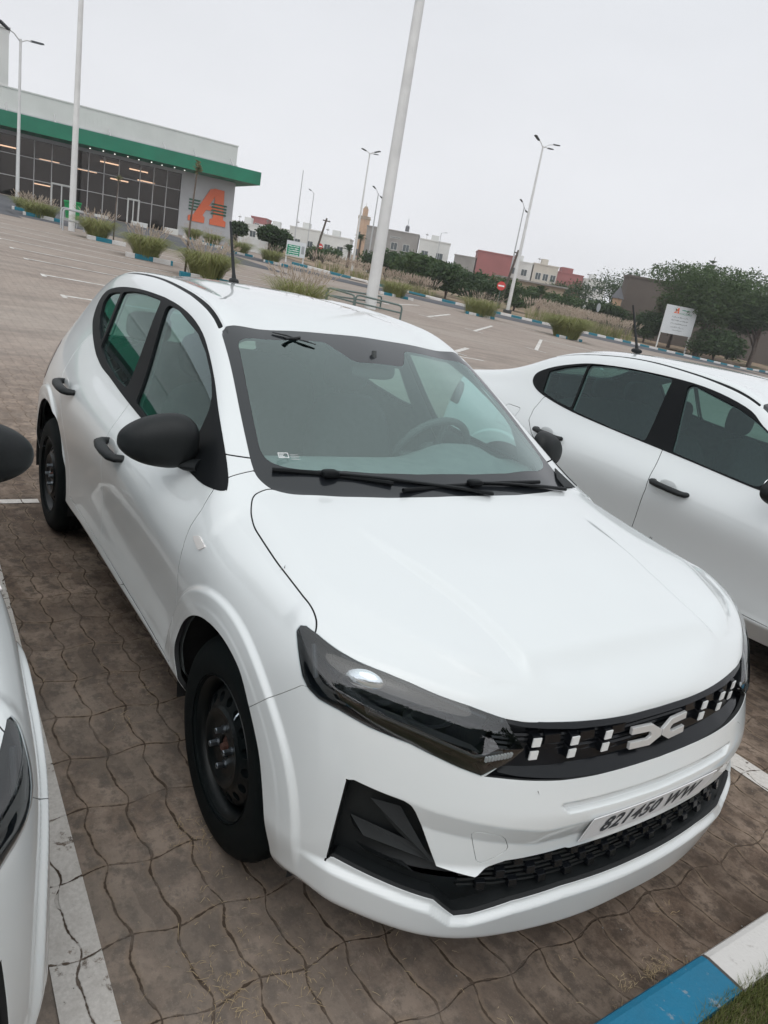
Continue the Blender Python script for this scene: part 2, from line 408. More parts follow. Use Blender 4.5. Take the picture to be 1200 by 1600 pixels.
def grow(poly, d):
    P = np.array(poly, float); a = np.roll(P, -1, 0)-P; area = (P[:, 0]*np.roll(P[:, 1], -1)-np.roll(P[:, 0], -1)*P[:, 1]).sum(); n = np.stack([a[:, 1], -a[:, 0]], 1)*(1 if area > 0 else -1)
    n /= np.linalg.norm(n, axis=1, keepdims=True); m = n+np.roll(n, 1, 0); m /= np.maximum(np.linalg.norm(m, axis=1, keepdims=True), 1e-6); return [tuple(v) for v in P+m*d]
def smooth_poly(poly, n=4):
    """closed Catmull-Rom through the points"""
    P = np.array(poly, float); k = len(P); out = []
    for i in range(k):
        a, b, c, d = P[i-1], P[i], P[(i+1) % k], P[(i+2) % k]
        for t in np.linspace(0, 1, n, endpoint=False):
            out.append(tuple(.5*((2*b)+(c-a)*t+(2*a-5*b+4*c-d)*t*t+(3*b-a-3*c+d)*t**3)))
    return out
R2 = 2**.5
PROJ = {'side': lambda c: c[:, [0, 2]], 'top': lambda c: c[:, [0, 1]],
        'front': lambda c: np.stack([(c[:, 1]-c[:, 0])/R2, c[:, 2]], 1), 'rear': lambda c: c[:, [1, 2]]}
def F3(pts): return [((abs(y)-x)/R2, z) for x, y, z in pts]      # measured points -> front chart

class Skin:
    """half of the bodywork as a dense skin, cut along the outlines of its panels"""
    def __init__(s, P, q):
        bm = bmesh.new(); s.bm = bm; vs = [bm.verts.new(p) for p in P]
        s.lab = bm.faces.layers.int.new('lab')
        for f in q: bm.faces.new([vs[i] for i in f])
        s.ids = {'body': 0}
    def cut(s, name, proj, poly, cond, allow=None, chart=None):
        bm = s.bm; bm.verts.ensure_lookup_table(); L = s.ids.setdefault(name, len(s.ids)); pf = PROJ[proj]
        allow = None if allow is None else {s.ids[a] for a in allow}
        co = np.array([v.co[:] for v in bm.verts]); pr = pf(co); poly = np.array(poly, float)
        lo, hi = poly.min(0)-.06, poly.max(0)+.06
        idx = np.nonzero(((pr > lo) & (pr < hi)).all(1) & cond(co))[0]
        d = sdf(pr[idx], poly); D = {}
        vs = [bm.verts[i] for i in idx]
        for v, x in zip(vs, d): D[v] = x
        eps = 1e-4; cand = set()
        for v, x in zip(vs, d):
            if abs(x) < .06:
                for e in v.link_edges: cand.add(e)
        on = set()
        for e in cand:
            a, b = e.verts
            if a not in D or b not in D: continue
            da, db = D[a], D[b]
            if da*db >= 0: continue
            if allow is not None and not any(f[s.lab] in allow for f in e.link_faces): continue
            t = da/(da-db)
            if t < .04: on.add(a); continue
            if t > .96: on.add(b); continue
            ne, nv = bmesh.utils.edge_split(e, a, t); nv.co = a.co.lerp(b.co, t); D[nv] = 0.; on.add(nv)
        for v in on: D[v] = 0.
        faces = set(f for v in on for f in v.link_faces)
        for f in list(faces):
            if allow is not None and f[s.lab] not in allow: continue
            for _ in range(3):
                V = list(f.verts); n = len(V); o = [i for i, v in enumerate(V) if v in on]
                best = None
                for ii in range(len(o)):
                    i, j = o[ii], o[(ii+1) % len(o)] if len(o) > 1 else o[ii]
                    if i == j: continue
                    g = (j-i) % n
                    if g < 2 or g > n-2: continue
                    side = [D.get(V[(i+k) % n], 1) for k in range(1, g)]
                    oth = [D.get(V[(j+k) % n], 1) for k in range(1, n-g)]
                    if sum(side)*sum(oth) < 0 or len(o) > 2: best = (V[i], V[j]); break
                if not best: break
                r = bmesh.utils.face_split(f, best[0], best[1])
                if not r or not r[0]: break
        near = set()
        for v, x in D.items():
            if x < .02:
                for f in v.link_faces: near.add(f)
        near = [f for f in near if (allow is None or f[s.lab] in allow)]
        if near:
            cc = np.array([f.calc_center_median()[:] for f in near]); dd = sdf(pf(cc), poly); ok = cond(cc)
            for f, x, k in zip(near, dd, ok):
                if x < 0 and k: f[s.lab] = L
    def finish(s, hfun, groove={}):
        bm = s.bm; L = s.lab; seen = set()                          # crumbs left by the cutter go back to their neighbours
        for f0 in bm.faces:
            if f0 in seen: continue
            l = f0[L]; comp = [f0]; seen.add(f0); st = [f0]; nb = {}
            while st:
                f = st.pop()
                for e in f.edges:
                    for g in e.link_faces:
                        if g is f: continue
                        if g[L] == l:
                            if g not in seen: seen.add(g); comp.append(g); st.append(g)
                        elif len(comp) < 60: nb[g[L]] = nb.get(g[L], 0)+1
            if len(comp) < 10 and nb:
                k = max(nb, key=nb.get)
                for f in comp: f[L] = k
        bm.normal_update(); bm.verts.index_update(); bm.faces.index_update()
        s.P = np.array([v.co[:] for v in bm.verts]); s.N = np.array([v.normal[:] for v in bm.verts])
        z = np.abs(s.P[:, 1]) < 1e-4; s.N[z, 1] = 0; s.N /= np.maximum(np.linalg.norm(s.N, axis=1, keepdims=True), 1e-9)
        s.faces = [[v.index for v in f.verts] for f in bm.faces]; s.labs = np.array([f[s.lab] for f in bm.faces])
        bm.free()
        N = s.N; a = np.cross(N, [0, 0, 1.]); ln = np.linalg.norm(a, axis=1, keepdims=True); a = np.where(ln > .1, a/np.maximum(ln, 1e-9), np.array([[0, 1., 0]]))
        a -= N*(a*N).sum(1, keepdims=True); a /= np.linalg.norm(a, axis=1, keepdims=True); b = np.cross(N, a)
        e = .004; h = hfun(s.P, N)
        ga = (hfun(s.P+a*e, N)-hfun(s.P-a*e, N))/(2*e); gb = (hfun(s.P+b*e, N)-hfun(s.P-b*e, N))/(2*e)
        s.N0 = s.N.copy(); s.P0 = s.P.copy(); s.P = s.P+N*h[:, None]
        N2 = N-a*ga[:, None]-b*gb[:, None]; z = np.abs(s.P0[:, 1]) < 1e-4; N2[z, 1] = 0; s.P[z, 1] = 0
        s.N = N2/np.linalg.norm(N2, axis=1, keepdims=True); s.Ng = s.N.copy(); s.flatten(['glass_front', 'glass_rear', 'glass_quarter'], .88); s.flatten(['rear_glass'], .3)
    def caster(s):
        from mathutils.bvhtree import BVHTree
        P2 = s.P.copy(); P2[:, 1] *= -1; n = len(P2)
        return BVHTree.FromPolygons(np.vstack([s.P, P2]).tolist(), s.faces+[[i+n for i in f] for f in s.faces])
    def flatten(s, names, k=.85):
        """panes are flat: lean their normals towards the common one"""
        for nm in names:
            if nm not in s.ids: continue
            vs = sorted({v for i in np.nonzero(s.labs == s.ids[nm])[0] for v in s.faces[i]})
            if not vs: continue
            m = s.N[vs].mean(0); m /= np.linalg.norm(m); n = s.N[vs]*(1-k)+m*k; s.Ng[vs] = n/np.linalg.norm(n, axis=1, keepdims=True)
    def patch(s, names, offset=0., gap=.0016, lip=.014, flip=False, keep=None, close=.0, rim_only=False, flat=False):
        """V, F, normals of one region; edges are drawn in by gap and folded inwards by lip"""
        ids = {s.ids[n] for n in names if n in s.ids}
        fs = [s.faces[i] for i in np.nonzero(np.isin(s.labs, list(ids)))[0]]
        if keep is not None: fs = [f for f in fs if keep(s.P[f].mean(0))]
        used = sorted({v for f in fs for v in f}); mp = {v: i for i, v in enumerate(used)}
        P = s.P[used].copy(); N = s.N[used].copy(); Nf = s.Ng[used].copy() if flat else None; F = [[mp[v] for v in f] for f in fs]
        cnt = {}
        for f in F:
            for i in range(len(f)):
                a, b = f[i], f[(i+1) % len(f)]; e = (min(a, b), max(a, b)); cnt.setdefault(e, []).append((a, b))
        rimset = {k for e, v in cnt.items() if len(v) == 1 for k in e}
        bd = [(a, b) for e, v in cnt.items() if len(v) == 1 or (len(v) == 3 and e[0] in rimset and e[1] in rimset) for (a, b) in [max(v, key=v.count)] if not (abs(P[a, 1]) < 1e-3 and abs(P[b, 1]) < 1e-3)]
        V = P+N*offset
        if lip:
            T = np.zeros_like(P); B_ = s.N0[used]
            for a, b in bd:
                t = P[b]-P[a]; l = np.linalg.norm(t)
                if l < 1e-7: continue
                t /= l
                for k in (a, b): T[k] += np.cross(B_[k], t)
            bv = sorted({v for e in bd for v in e}); ln = np.linalg.norm(T[bv], axis=1, keepdims=True); T[bv] /= np.maximum(ln, 1e-9)
            for _ in range(3):
                T2 = T.copy()
                for a, b in bd: T2[a] += .5*T[b]; T2[b] += .5*T[a]
                T[bv] = T2[bv]/np.maximum(np.linalg.norm(T2[bv], axis=1, keepdims=True), 1e-9)
            T[np.abs(P[:, 1]) < 1e-3, 1] = 0
            V[bv] += T[bv]*gap
            n0 = len(V); m1 = {v: n0+i for i, v in enumerate(bv)}; m2 = {v: n0+len(bv)+i for i, v in enumerate(bv)}
            r = .0012
            V1 = V[bv]-T[bv]*r-B_[bv]*r; V2 = V1-B_[bv]*lip+T[bv]*close
            V1n = -T[bv]; V = np.vstack([V, V1, V2]); N = np.vstack([N, V1n, V1n])
            # soften the rim itself
            for a, b in bd:
                F.append([b, a, m1[a], m1[b]]); F.append([m1[b], m1[a], m2[a], m2[b]])
        if rim_only: F = F[len(fs):]
        if flat: N[:len(Nf)] = Nf
        if flip: F = [f[::-1] for f in F]; N = -N
        s.nmain = len(fs)
        return V, F, N
def sided(V, F, N, y):
    """the half patch on the left (y>0) or mirrored to the right"""
    if y > 0: return V, F, N
    V = V.copy(); N = N.copy(); V[:, 1] *= -1; N[:, 1] *= -1; return V, [f[::-1] for f in F], N
def both(V, F, N):
    V2, F2, N2 = sided(V, F, N, -1); n = len(V)
    return np.vstack([V, V2]), F+[[i+n for i in f] for f in F2], np.vstack([N, N2])

# ------------------------------------------------------------------ outlines measured on the car (x, y, z), right half folded to the left
HL = [(.243,.828,.838),(.241,.818,.852),(.257,.811,.857),(.295,.800,.854),(.357,.778,.843),(.403,.750,.835),(.451,.708,.828),(.492,.667,.819),(.539,.614,.804),(.580,.555,.791),(.622,.483,.771),
      (.665,.443,.708),(.663,.475,.684),(.648,.540,.648),(.620,.582,.660),(.544,.677,.695),(.480,.746,.710),(.421,.794,.727),(.376,.822,.733),(.347,.835,.744),(.322,.841,.762),(.287,.839,.800)]
GR_TOP = [(.622,.483,.771),(.642,.439,.764),(.660,.383,.760),(.676,.307,.756),(.688,.221,.752),(.694,.124,.748),(.696,0,.746)]
GR_BOT = [(.736,0,.622),(.735,.110,.624),(.728,.235,.627),(.716,.345,.632),(.690,.440,.640),(.668,.500,.645),(.650,.535,.647)]
IN_OUT = [(.476,.780,.579),(.490,.768,.585),(.576,.684,.569),(.588,.671,.561),(.598,.663,.545),(.654,.613,.412),(.701,.528,.398),(.711,.503,.415),(.726,.459,.430),(.750,.351,.434),(.759,.291,.437),(.761,.276,.431),(.766,.15,.431),(.768,0,.431)]
IN_BOT = [(.77,0,.330),(.77,.089,.330),(.755,.284,.333),(.725,.42,.318),(.697,.517,.287),(.682,.554,.283),(.659,.609,.332),(.487,.788,.372),(.476,.797,.353)]
WS_OUT = [(-1.012,0),(-1.010,.14),(-1.012,.30),(-1.024,.46),(-1.049,.578),(-.839,.607),(-.634,.642),(-.442,.670),(-.393,.672),(-.340,.645),(-.298,.595),(-.251,.454),(-.218,.28),(-.203,.115),(-.20,0)]
WS_GL = [(-.825,0),(-.825,.115),(-.90,.165),(-.945,.19),(-.948,.35),(-.962,.50),(-.945,.545),(-.80,.572),(-.636,.603),(-.48,.628),(-.440,.620),(-.405,.585),(-.365,.516),(-.315,.30),(-.293,.12),(-.29,0)]
HOOD = [(-.20,0),(-.203,.115),(-.218,.28),(-.251,.454),(-.298,.595),(-.341,.645),(-.337,.673),(-.323,.699),(-.305,.715),(-.270,.733),(-.245,.744),(-.188,.760),(-.006,.771),(.154,.775),(.197,.775),(.232,.779),(.262,.786),(.285,.797),(.300,.812),(.9,.812),(.9,0)]
BUMPER = [(.178,.878,.600),(.253,.868,.673),(.329,.842,.744),(.421,.794,.760),(.58,.6,.73),(.665,.443,.735),(.72,0,.70),(.95,0,.70),(.95,0,.05)]
ARCH_F = [(-.341,.10),(-.341,.336),(-.385,.421),(-.385,.483),(-.343,.559),(-.274,.622),(-.190,.668),(-.096,.693),(-.005,.698),(.074,.684),(.128,.660),(.180,.611),(.225,.560),(.262,.505),(.300,.41),(.322,.33),(.332,.26),(.332,.10)]
ARCH_R = [(-2.03,.10),(-2.035,.34),(-2.06,.42),(-2.134,.519),(-2.205,.634),(-2.272,.700),(-2.392,.745),(-2.545,.750),(-2.68,.715),(-2.79,.64),(-2.88,.53),(-2.93,.40),(-2.95,.30),(-2.95,.10)]
DLO_H = [(-.376,.975),(-.423,.966),(-.531,.957),(-.75,.963),(-1.0,.976),(-1.226,.988),(-1.40,.999),(-1.568,1.011),(-1.788,1.030),(-1.95,1.043),(-2.12,1.071),(-2.25,1.103),(-2.377,1.139),(-2.52,1.19),(-2.60,1.25),(-2.613,1.303),(-2.556,1.345),(-2.373,1.380),(-2.157,1.400),(-1.915,1.411),(-1.693,1.413),(-1.604,1.411),(-1.458,1.404),(-1.27,1.383),(-1.102,1.345),(-.96,1.290),(-.821,1.224),(-.705,1.161),(-.58,1.095),(-.454,1.024),(-.393,.990)]
GL_F = [(-.95,.997),(-1.169,1.010),(-1.345,1.024),(-1.555,1.375),(-1.539,1.383),(-1.43,1.379),(-1.318,1.361),(-1.129,1.329),(-.99,1.283),(-.857,1.223),(-.770,1.170),(-.738,1.135),(-.718,1.06),(-.712,.988)]
GL_R = [(-1.535,1.040),(-1.70,1.050),(-1.93,1.078),(-2.125,1.118),(-2.240,1.362),(-2.10,1.378),(-1.931,1.388),(-1.70,1.390),(-1.665,1.385)]
GL_Q = [(-2.170,1.130),(-2.30,1.172),(-2.42,1.225),(-2.50,1.285),(-2.485,1.325),(-2.40,1.345),(-2.285,1.358)]
DLO_S = [(-.376,.975),(-.423,.966),(-.531,.957),(-.738,.979),(-.88,.985),(-1.191,1.005),(-1.472,1.020),(-1.816,1.038),(-2.159,1.062),(-2.416,1.098),(-2.549,1.130),(-2.627,1.172),(-2.644,1.225),(-2.595,1.268),(-2.49,1.315),(-2.347,1.358),(-2.219,1.385),(-2.014,1.405),(-1.831,1.415),(-1.594,1.418),(-1.395,1.410),(-1.213,1.385),(-1.057,1.345),(-.96,1.290),(-.821,1.224),(-.705,1.161),(-.58,1.095),(-.454,1.024),(-.393,.990)]
GLS_F = [(-.82,1.004),(-1.10,1.020),(-1.350,1.036),(-1.470,1.382),(-1.45,1.392),(-1.318,1.365),(-1.129,1.329),(-.99,1.283),(-.857,1.223),(-.765,1.166),(-.735,1.13),(-.78,1.04)]
GLS_R = [(-1.556,1.042),(-1.80,1.056),(-2.160,1.084),(-2.222,1.366),(-2.05,1.388),(-1.83,1.399),(-1.617,1.401),(-1.60,1.392)]
GLS_Q = [(-2.184,1.088),(-2.33,1.106),(-2.478,1.136),(-2.53,1.265),(-2.40,1.318),(-2.246,1.362)]
DOOR_F = [(-.419,1.05),(-.419,.965),(-.404,.906),(-.414,.849),(-.409,.775),(-.424,.681),(-.440,.611),(-.440,.376),(-.60,.374),(-1.0,.384),(-1.405,.392),(-1.400,.56),(-1.367,.80),(-1.385,.93),(-1.415,1.03),(-1.42,1.05)]
DOOR_RH = [(-1.42,1.05),(-1.415,1.03),(-1.385,.93),(-1.367,.80),(-1.400,.56),(-1.405,.392),(-1.98,.408),(-2.00,.47),(-2.075,.60),(-2.12,.70),(-2.20,.79),(-2.33,.865),(-2.41,.93),(-2.44,1.02),(-2.42,1.12),(-2.36,1.20),(-1.9,1.2)]
DOOR_RS = [(-1.42,1.05),(-1.415,1.03),(-1.385,.93),(-1.367,.80),(-1.400,.56),(-1.405,.392),(-1.98,.408),(-2.00,.47),(-2.075,.60),(-2.12,.70),(-2.22,.79),(-2.35,.87),(-2.43,.94),(-2.45,1.01),(-2.44,1.09),(-2.40,1.15),(-1.9,1.2)]

def hood_lines(P):
    x, y = P[:, 0], np.abs(P[:, 1])
    yc = np.interp(x, [-.295,-.212,-.109,.038,.15,.196,.24,.291,.363,.44,.521,.563,.588], [.713,.710,.710,.716,.717,.712,.703,.682,.640,.592,.532,.481,.40])
    yr = np.interp(x, [-.20,-.077,.088,.197,.297,.397,.464,.531,.577], [.515,.500,.470,.445,.418,.401,.394,.392,.396])
    return x, y, yc, yr
def relief(P, N):
    """height of the pressed lines above the smooth skin"""
    x, y, z = P[:, 0], np.abs(P[:, 1]), P[:, 2]; h = np.zeros(len(P))
    S = lambda t: np.clip(t, 0, 1)**2*(3-2*np.clip(t, 0, 1))
    # wheel-arch lips
    for cx, cz, ra in ((-.045, .315, .468), (-2.60, .32, .515)):
        r = np.hypot(x-cx, z-cz); side = (y > .5) & (z < .95)
        if cx < -1: r = np.hypot((x-cx), (z-cz)*1.04)
        h += np.where(side, .013*S((ra-r)/.018)+.0012*S((ra-.050-r)/.012), 0)*S((z-.36)/.12+(x > cx)*.8)*np.where(cx > -1, S((.50-x)/.10), 1)
    # bonnet: outer crease, inner ribs
    xx, yy_, yc, yr = hood_lines(P); up = (x > -.30) & (z > .78); nz = S((N[:, 2]-.35)/.4)
    q = up & (x > .1); dl = np.full(len(P), 1.)
    if q.any(): dl[q] = sdf(PROJ['front'](P[q]), np.array(F3(HL)))
    nz = nz*S((dl-.004)/.05)*S((.64-x)/.12)
    fade = S((.62-x)/.10)*S((x+.30)/.12)
    h += np.where(up, -.17*np.clip(y-yc+.012, 0, .09)*S((.60-x)/.05)*nz*S((x+.30)/.05)*S((y-yc+.012)/.03+.25)*.9, 0)
    h += np.where(up, .017*S((yr+.005-y)/.036)*fade*nz*S((x+.12)/.35), 0)
    # doors: hollow above the sill, sill ledge
    side = (y > .6) & (x > -2.1) & (x < -.35)
    h += np.where(side, -.006*S((.62-z)/.16)*S((z-.34)/.06)*S((x+2.15)/.9)*S((-.34-x)/.2), 0)
    # bumper: the face under the crease falls back
    zc = np.interp(y, [0,.257,.385,.489,.629,.70], [.527,.527,.522,.537,.557,.575])
    fr = (x > .35) & (z > .36)
    h += np.where(fr, -.42*np.clip(zc-z, 0, .055)*S((.80-y)/.18)*S((z-.38)/.04), 0)
    # roof edge channel
    ro = (z > 1.36) & (x < -1.0) & (x > -2.75)
    yd = np.interp(x, [-2.7,-1.86,-1.64,-1.43,-1.26,-1.12,-1.05], [.515,.532,.538,.545,.558,.566,.572])
    h += np.where(ro, -.004*S((.012-np.abs(y-yd))/.004), 0)
    # lens bulges inside its outline
    q = (x > .2) & (z > .6) & (z < .88) & (y > .4); hl = np.zeros(len(P))
    if q.any():
        d = -sdf(PROJ['front'](P[q] if True else P), np.array(F3(HL))); u = np.clip(d/.045, 0, 1); hl[q] = .011*(1-(1-u)**2)
    h += hl
    # chin spoiler
    zt = np.interp(y, [0,.28,.42,.52,.56,.61,.70,.79], [.326,.328,.312,.284,.285,.322,.342,.358])
    h += np.where((x > .33), .017*S((zt-z)/.016)*S((z-.178)/.045)*S((x-.40)/.10), 0)
    # moulded slot above the plate
    h += np.where(fr & (y < .40), -.013*S((.0105-np.abs(z-.566-.012*y))/.004)*S((.335-y+(z-.566)*1.2)/.012), 0)
    return h

def build_skin(kind):
    sd, tp, rr = (HATCH_SIDE, HATCH_TOP, HATCH_REAR) if kind == 'hatch' else (SEDAN_SIDE, SEDAN_TOP, SEDAN_REAR)
    P, q = base_surface(sd, FRONT, tp, rr, 5); s = Skin(P, q)
    side = lambda c: (c[:, 1] > .45)
    C_ = s.cut
    def CG(name, proj, poly, cond, allow, g):                     # panel plus the open shut line round it
        C_(name, proj, poly, cond, allow); C_('gap', proj, grow(poly, g), cond, ['body'])
    C_('hole', 'side', smooth_poly(ARCH_F, 3), lambda c: (c[:, 1] > .6) & (c[:, 2] < .8))
    C_('hole', 'side', smooth_poly(ARCH_R, 3), lambda c: (c[:, 1] > .6) & (c[:, 2] < .9))
    fr = lambda c: (c[:, 0] > .12) & (c[:, 2] < .9)
    C_('headlight', 'front', F3(HL), fr, ['body'])
    C_('grille', 'front', F3(GR_TOP+[(.9,0,.746),(.9,0,.622)]+GR_BOT+[(.665,.443,.708)]), fr, ['body'])
    C_('intake', 'front', F3(IN_OUT+[(.95,0,.431),(.95,0,.330)]+IN_BOT), fr, ['body'])
    CG('tow', 'front', rounded(F3([(.680,.553,.511),(.687,.537,.517),(.711,.487,.506),(.716,.476,.496),(.724,.461,.468),(.722,.466,.456),(.706,.515,.428),(.700,.529,.432)]), .004, 2), fr, ['body'], 0.0022)

    C_('marker', 'side', rounded([(-.364,.838),(-.322,.856),(-.258,.846),(-.292,.822)], .012), side, ['body'])
    CG('bumper', 'front', F3(BUMPER)+[(.60,.05),(.60,.60)], lambda c: (c[:, 0] > .17) & (c[:, 2] < .78), ['body'], 0.0022)

    ws = lambda c: (c[:, 0] > -1.2) & (c[:, 0] < -.1) & (c[:, 2] > .9)
    C_('frit', 'top', rounded([(x, -.06) if y == 0 else (x, y) for x, y in WS_OUT], .05, 3), ws, ['body'])
    C_('windscreen', 'top', rounded([(x, -.02) if y == 0 else (x, y) for x, y in WS_GL], .02, 2), ws, ['frit'])
    CG('hood', 'top', rounded([(x, -.06) if y == 0 else (x, y) for x, y in HOOD], .03, 3), lambda c: (c[:, 0] > -.5) & (c[:, 2] > .72), ['body'], 0.0052)

    gw = .009 if kind == 'hatch' else .010
    dlo, gf, gr_, gq, dr = (DLO_H, GL_F, GL_R, GL_Q, DOOR_RH) if kind == 'hatch' else (DLO_S, GLS_F, GLS_R, GLS_Q, DOOR_RS)
    C_('surround', 'side', smooth_poly(dlo if kind == 'hatch' else grow(dlo, -.004), 3), side, ['body'])
    C_('glass_front', 'side', rounded(grow(gf, gw), .02, 3), side, ['surround'])
    C_('glass_rear', 'side', rounded(grow(gr_, gw), .02, 3), side, ['surround'])
    C_('glass_quarter', 'side', rounded(grow(gq, gw*.5), .015, 3), side, ['surround'])
    CG('door_front', 'side', DOOR_F, lambda c: (c[:, 1] > .6), ['body'], 0.0052)

    CG('door_rear', 'side', dr, lambda c: (c[:, 1] > .55), ['body'], 0.0052)

    CG('fender', 'side', [(-.404,.906),(-.424,.681),(-.440,.611),(-.440,.376),(-.39,.374),(-.3,.5),(.0,.55),(.6,.3),(.6,.95),(-.20,1.0),(-.36,1.005),(-.44,1.032),(-.50,1.04),(-.419,.965)], lambda c: (c[:, 1] > .55), ['body'], 0.0022)

    C_('ditch', 'top', [(-1.045,.565),(-1.12,.559),(-1.25,.551),(-1.45,.540),(-1.80,.529),(-2.72,.505),(-2.72,.520),(-1.80,.545),(-1.45,.556),(-1.25,.567),(-1.12,.575),(-1.045,.582)], lambda c: (c[:, 2] > 1.3), ['body'])
    rear = lambda c: c[:, 0] < -2.75
    if kind == 'hatch':
        C_('rear_glass', 'rear', rounded([(-.02,1.04),(.50,1.05),(.50,1.12),(.42,1.33),(.36,1.345),(-.02,1.355)], .03), lambda c: c[:, 0] < -2.85, ['body'])
        C_('tail_lamp', 'side', rounded([(-2.845,.80),(-2.845,.93),(-2.90,1.01),(-3.3,1.02),(-3.3,.80)], .03), lambda c: (c[:, 1] > .56) & rear(c), ['body'])
        C_('rear_plastic', 'rear', [(-.02,.20),(.9,.20),(.9,.40),(-.02,.40)], lambda c: c[:, 0] < -2.96, ['body'])
    else:
        C_('rear_glass', 'top', rounded([(-2.60,-.02),(-2.60,.42),(-2.62,.47),(-2.95,.50),(-2.98,.44),(-3.00,-.02)], .03), lambda c: c[:, 2] > 1.1, ['body'])
        C_('tail_lamp', 'side', rounded([(-3.22,.86),(-3.24,.97),(-3.30,1.02),(-3.7,1.02),(-3.7,.86)], .03), lambda c: (c[:, 1] > .50) & (c[:, 0] < -3.1), ['body'])
        C_('rear_plastic', 'rear', [(-.02,.20),(.9,.20),(.9,.38),(-.02,.38)], lambda c: c[:, 0] < -3.3, ['body'])
        CG('fuel_flap', 'side', rounded([(-2.56,.99),(-2.70,.99),(-2.73,.86),(-2.58,.85)], .02), side, ['body'], 0.0035)

        CG('boot_lid', 'top', [(-3.06,-.02),(-3.06,.50),(-3.10,.54),(-3.6,.54),(-3.6,-.02)], lambda c: c[:, 2] > .98, ['body'], 0.005)

    s.finish(relief)
    return s
# ------------------------------------------------------------------ wheels
def make_wheel(parent, loc, side, turn=0):
    """side = -1 right, +1 left; outer face looks along side*y"""
    w = empty('wheel', loc, 0, parent); w.rotation_euler = (0, turn, 0)
    if side > 0: w.rotation_euler = (0, turn, math.pi)
    m = MB(); Rt = .318          # tyre: y=0 is the outer side wall
    prof = [(.198,.030),(.203,.012),(.212,.004),(.228,.001),(.250,-.001),(.268,.001),(.284,.006),(.297,.014),(.306,.024),(.312,.034)]
    prof += [(.3165,.048),(.3165,.072),(.310,.073),(.310,.079),(.318,.080),(.318,.103),(.311,.104),(.311,.110),(.318,.111),(.3165,.135),(.310,.150),(.297,.168),(.25,.180),(.20,.165)]
    m.lathe(prof, 96); t = m.obj('tyre', M['rubber'], w, True, angle=R(28))
    tb = MB()                                                   # shoulder blocks
    for k in range(72):
        a = 2*math.pi*k/72; ca, sa = math.cos(a), math.sin(a); cb, sb = math.cos(a+.055), math.sin(a+.055)
        tb.add([(ca*.3135,.032,sa*.3135),(cb*.3135,.032,sb*.3135),(cb*.3195,.049,sb*.3195),(ca*.3195,.049,sa*.3195),(ca*.3195,.070,sa*.3195),(cb*.3195,.070,sb*.3195)],[(0,1,2,3),(3,2,5,4)])
    tb.obj('tread', M['rubber'], t)
    m = MB()
    m.lathe([(.206,.004),(.208,.008),(.205,.014),(.197,.018),(.190,.030),(.184,.040),(.182,.060),(.181,.085),(.176,.100),(.170,.150)], 72)
    m.lathe([(.178,.065),(.172,.050),(.166,.040),(.160,.036)], 72)
    m.lathe([(.120,.018),(.112,.010),(.104,.011),(.096,.016),(.090,.022),(.080,.025),(.062,.025),(.052,.024),(.036,.023),(.031,.028),(.030,.055)], 64)
    n = 16; C0, R1, R0, rh = .140, .160, .120, .0145             # ring pierced by round vents
    def S(r, a, y=None): return (r*math.cos(a), .036-(R1-r)/(R1-R0)*.018 if y is None else y, r*math.sin(a))
    for k in range(n):
        a0 = 2*math.pi*k/n; da = 2*math.pi/n; out = []; inn = []; dp = []
        for j in range(16):
            th = 2*math.pi*j/16; cx, cy = math.cos(th), math.sin(th); q = 1/max(abs(cx), abs(cy))
            out.append(S(C0+cy*q*(R1-R0)/2, a0+cx*q*da/2)); inn.append(S(C0+cy*rh, a0+cx*rh/C0)); dp.append(S(C0+cy*rh, a0+cx*rh/C0, .050))
        m.add(out+inn+dp, [(j, (j+1) % 16, 16+(j+1) % 16, 16+j) for j in range(16)]+[(16+j, 16+(j+1) % 16, 32+(j+1) % 16, 32+j) for j in range(16)])
    rim = m.obj('rim', M['steel_black'], w, True, angle=R(40))
    m = MB(); m.lathe([(0,.090),(.15,.090),(.172,.11)], 32); m.lathe([(.0,.075),(.09,.075),(.09,.09)], 24); m.obj('brake_drum', M['underbody'], w)
    m = MB(); m.lathe([(0,.028),(.024,.029),(.030,.034),(.030,.060)], 24); m.lathe([(0,.014),(.010,.014),(.013,.018),(.013,.034)], 6); m.obj('hub_nut', M['rust'], w)
    for k in range(4):
        a = R(38+90*k); c = (.05*math.cos(a), 0, .05*math.sin(a)); m = MB()
        m.lathe([(.0125,.026),(.0115,.018)], 16, c=c); m.lathe([(.0095,.020),(.0095,.000),(.0078,-.002),(.0050,-.002),(.0048,.004),(0,.004)], 6, c=c)
        m.obj('wheel_bolt', M['bolt'], w, False)
    m = MB(); m.tube([(.03,.012,.192),(.035,.002,.185),(.04,-.004,.178)], [.003,.003,.002], 6); m.obj('valve', M['bolt'], w)
    return w

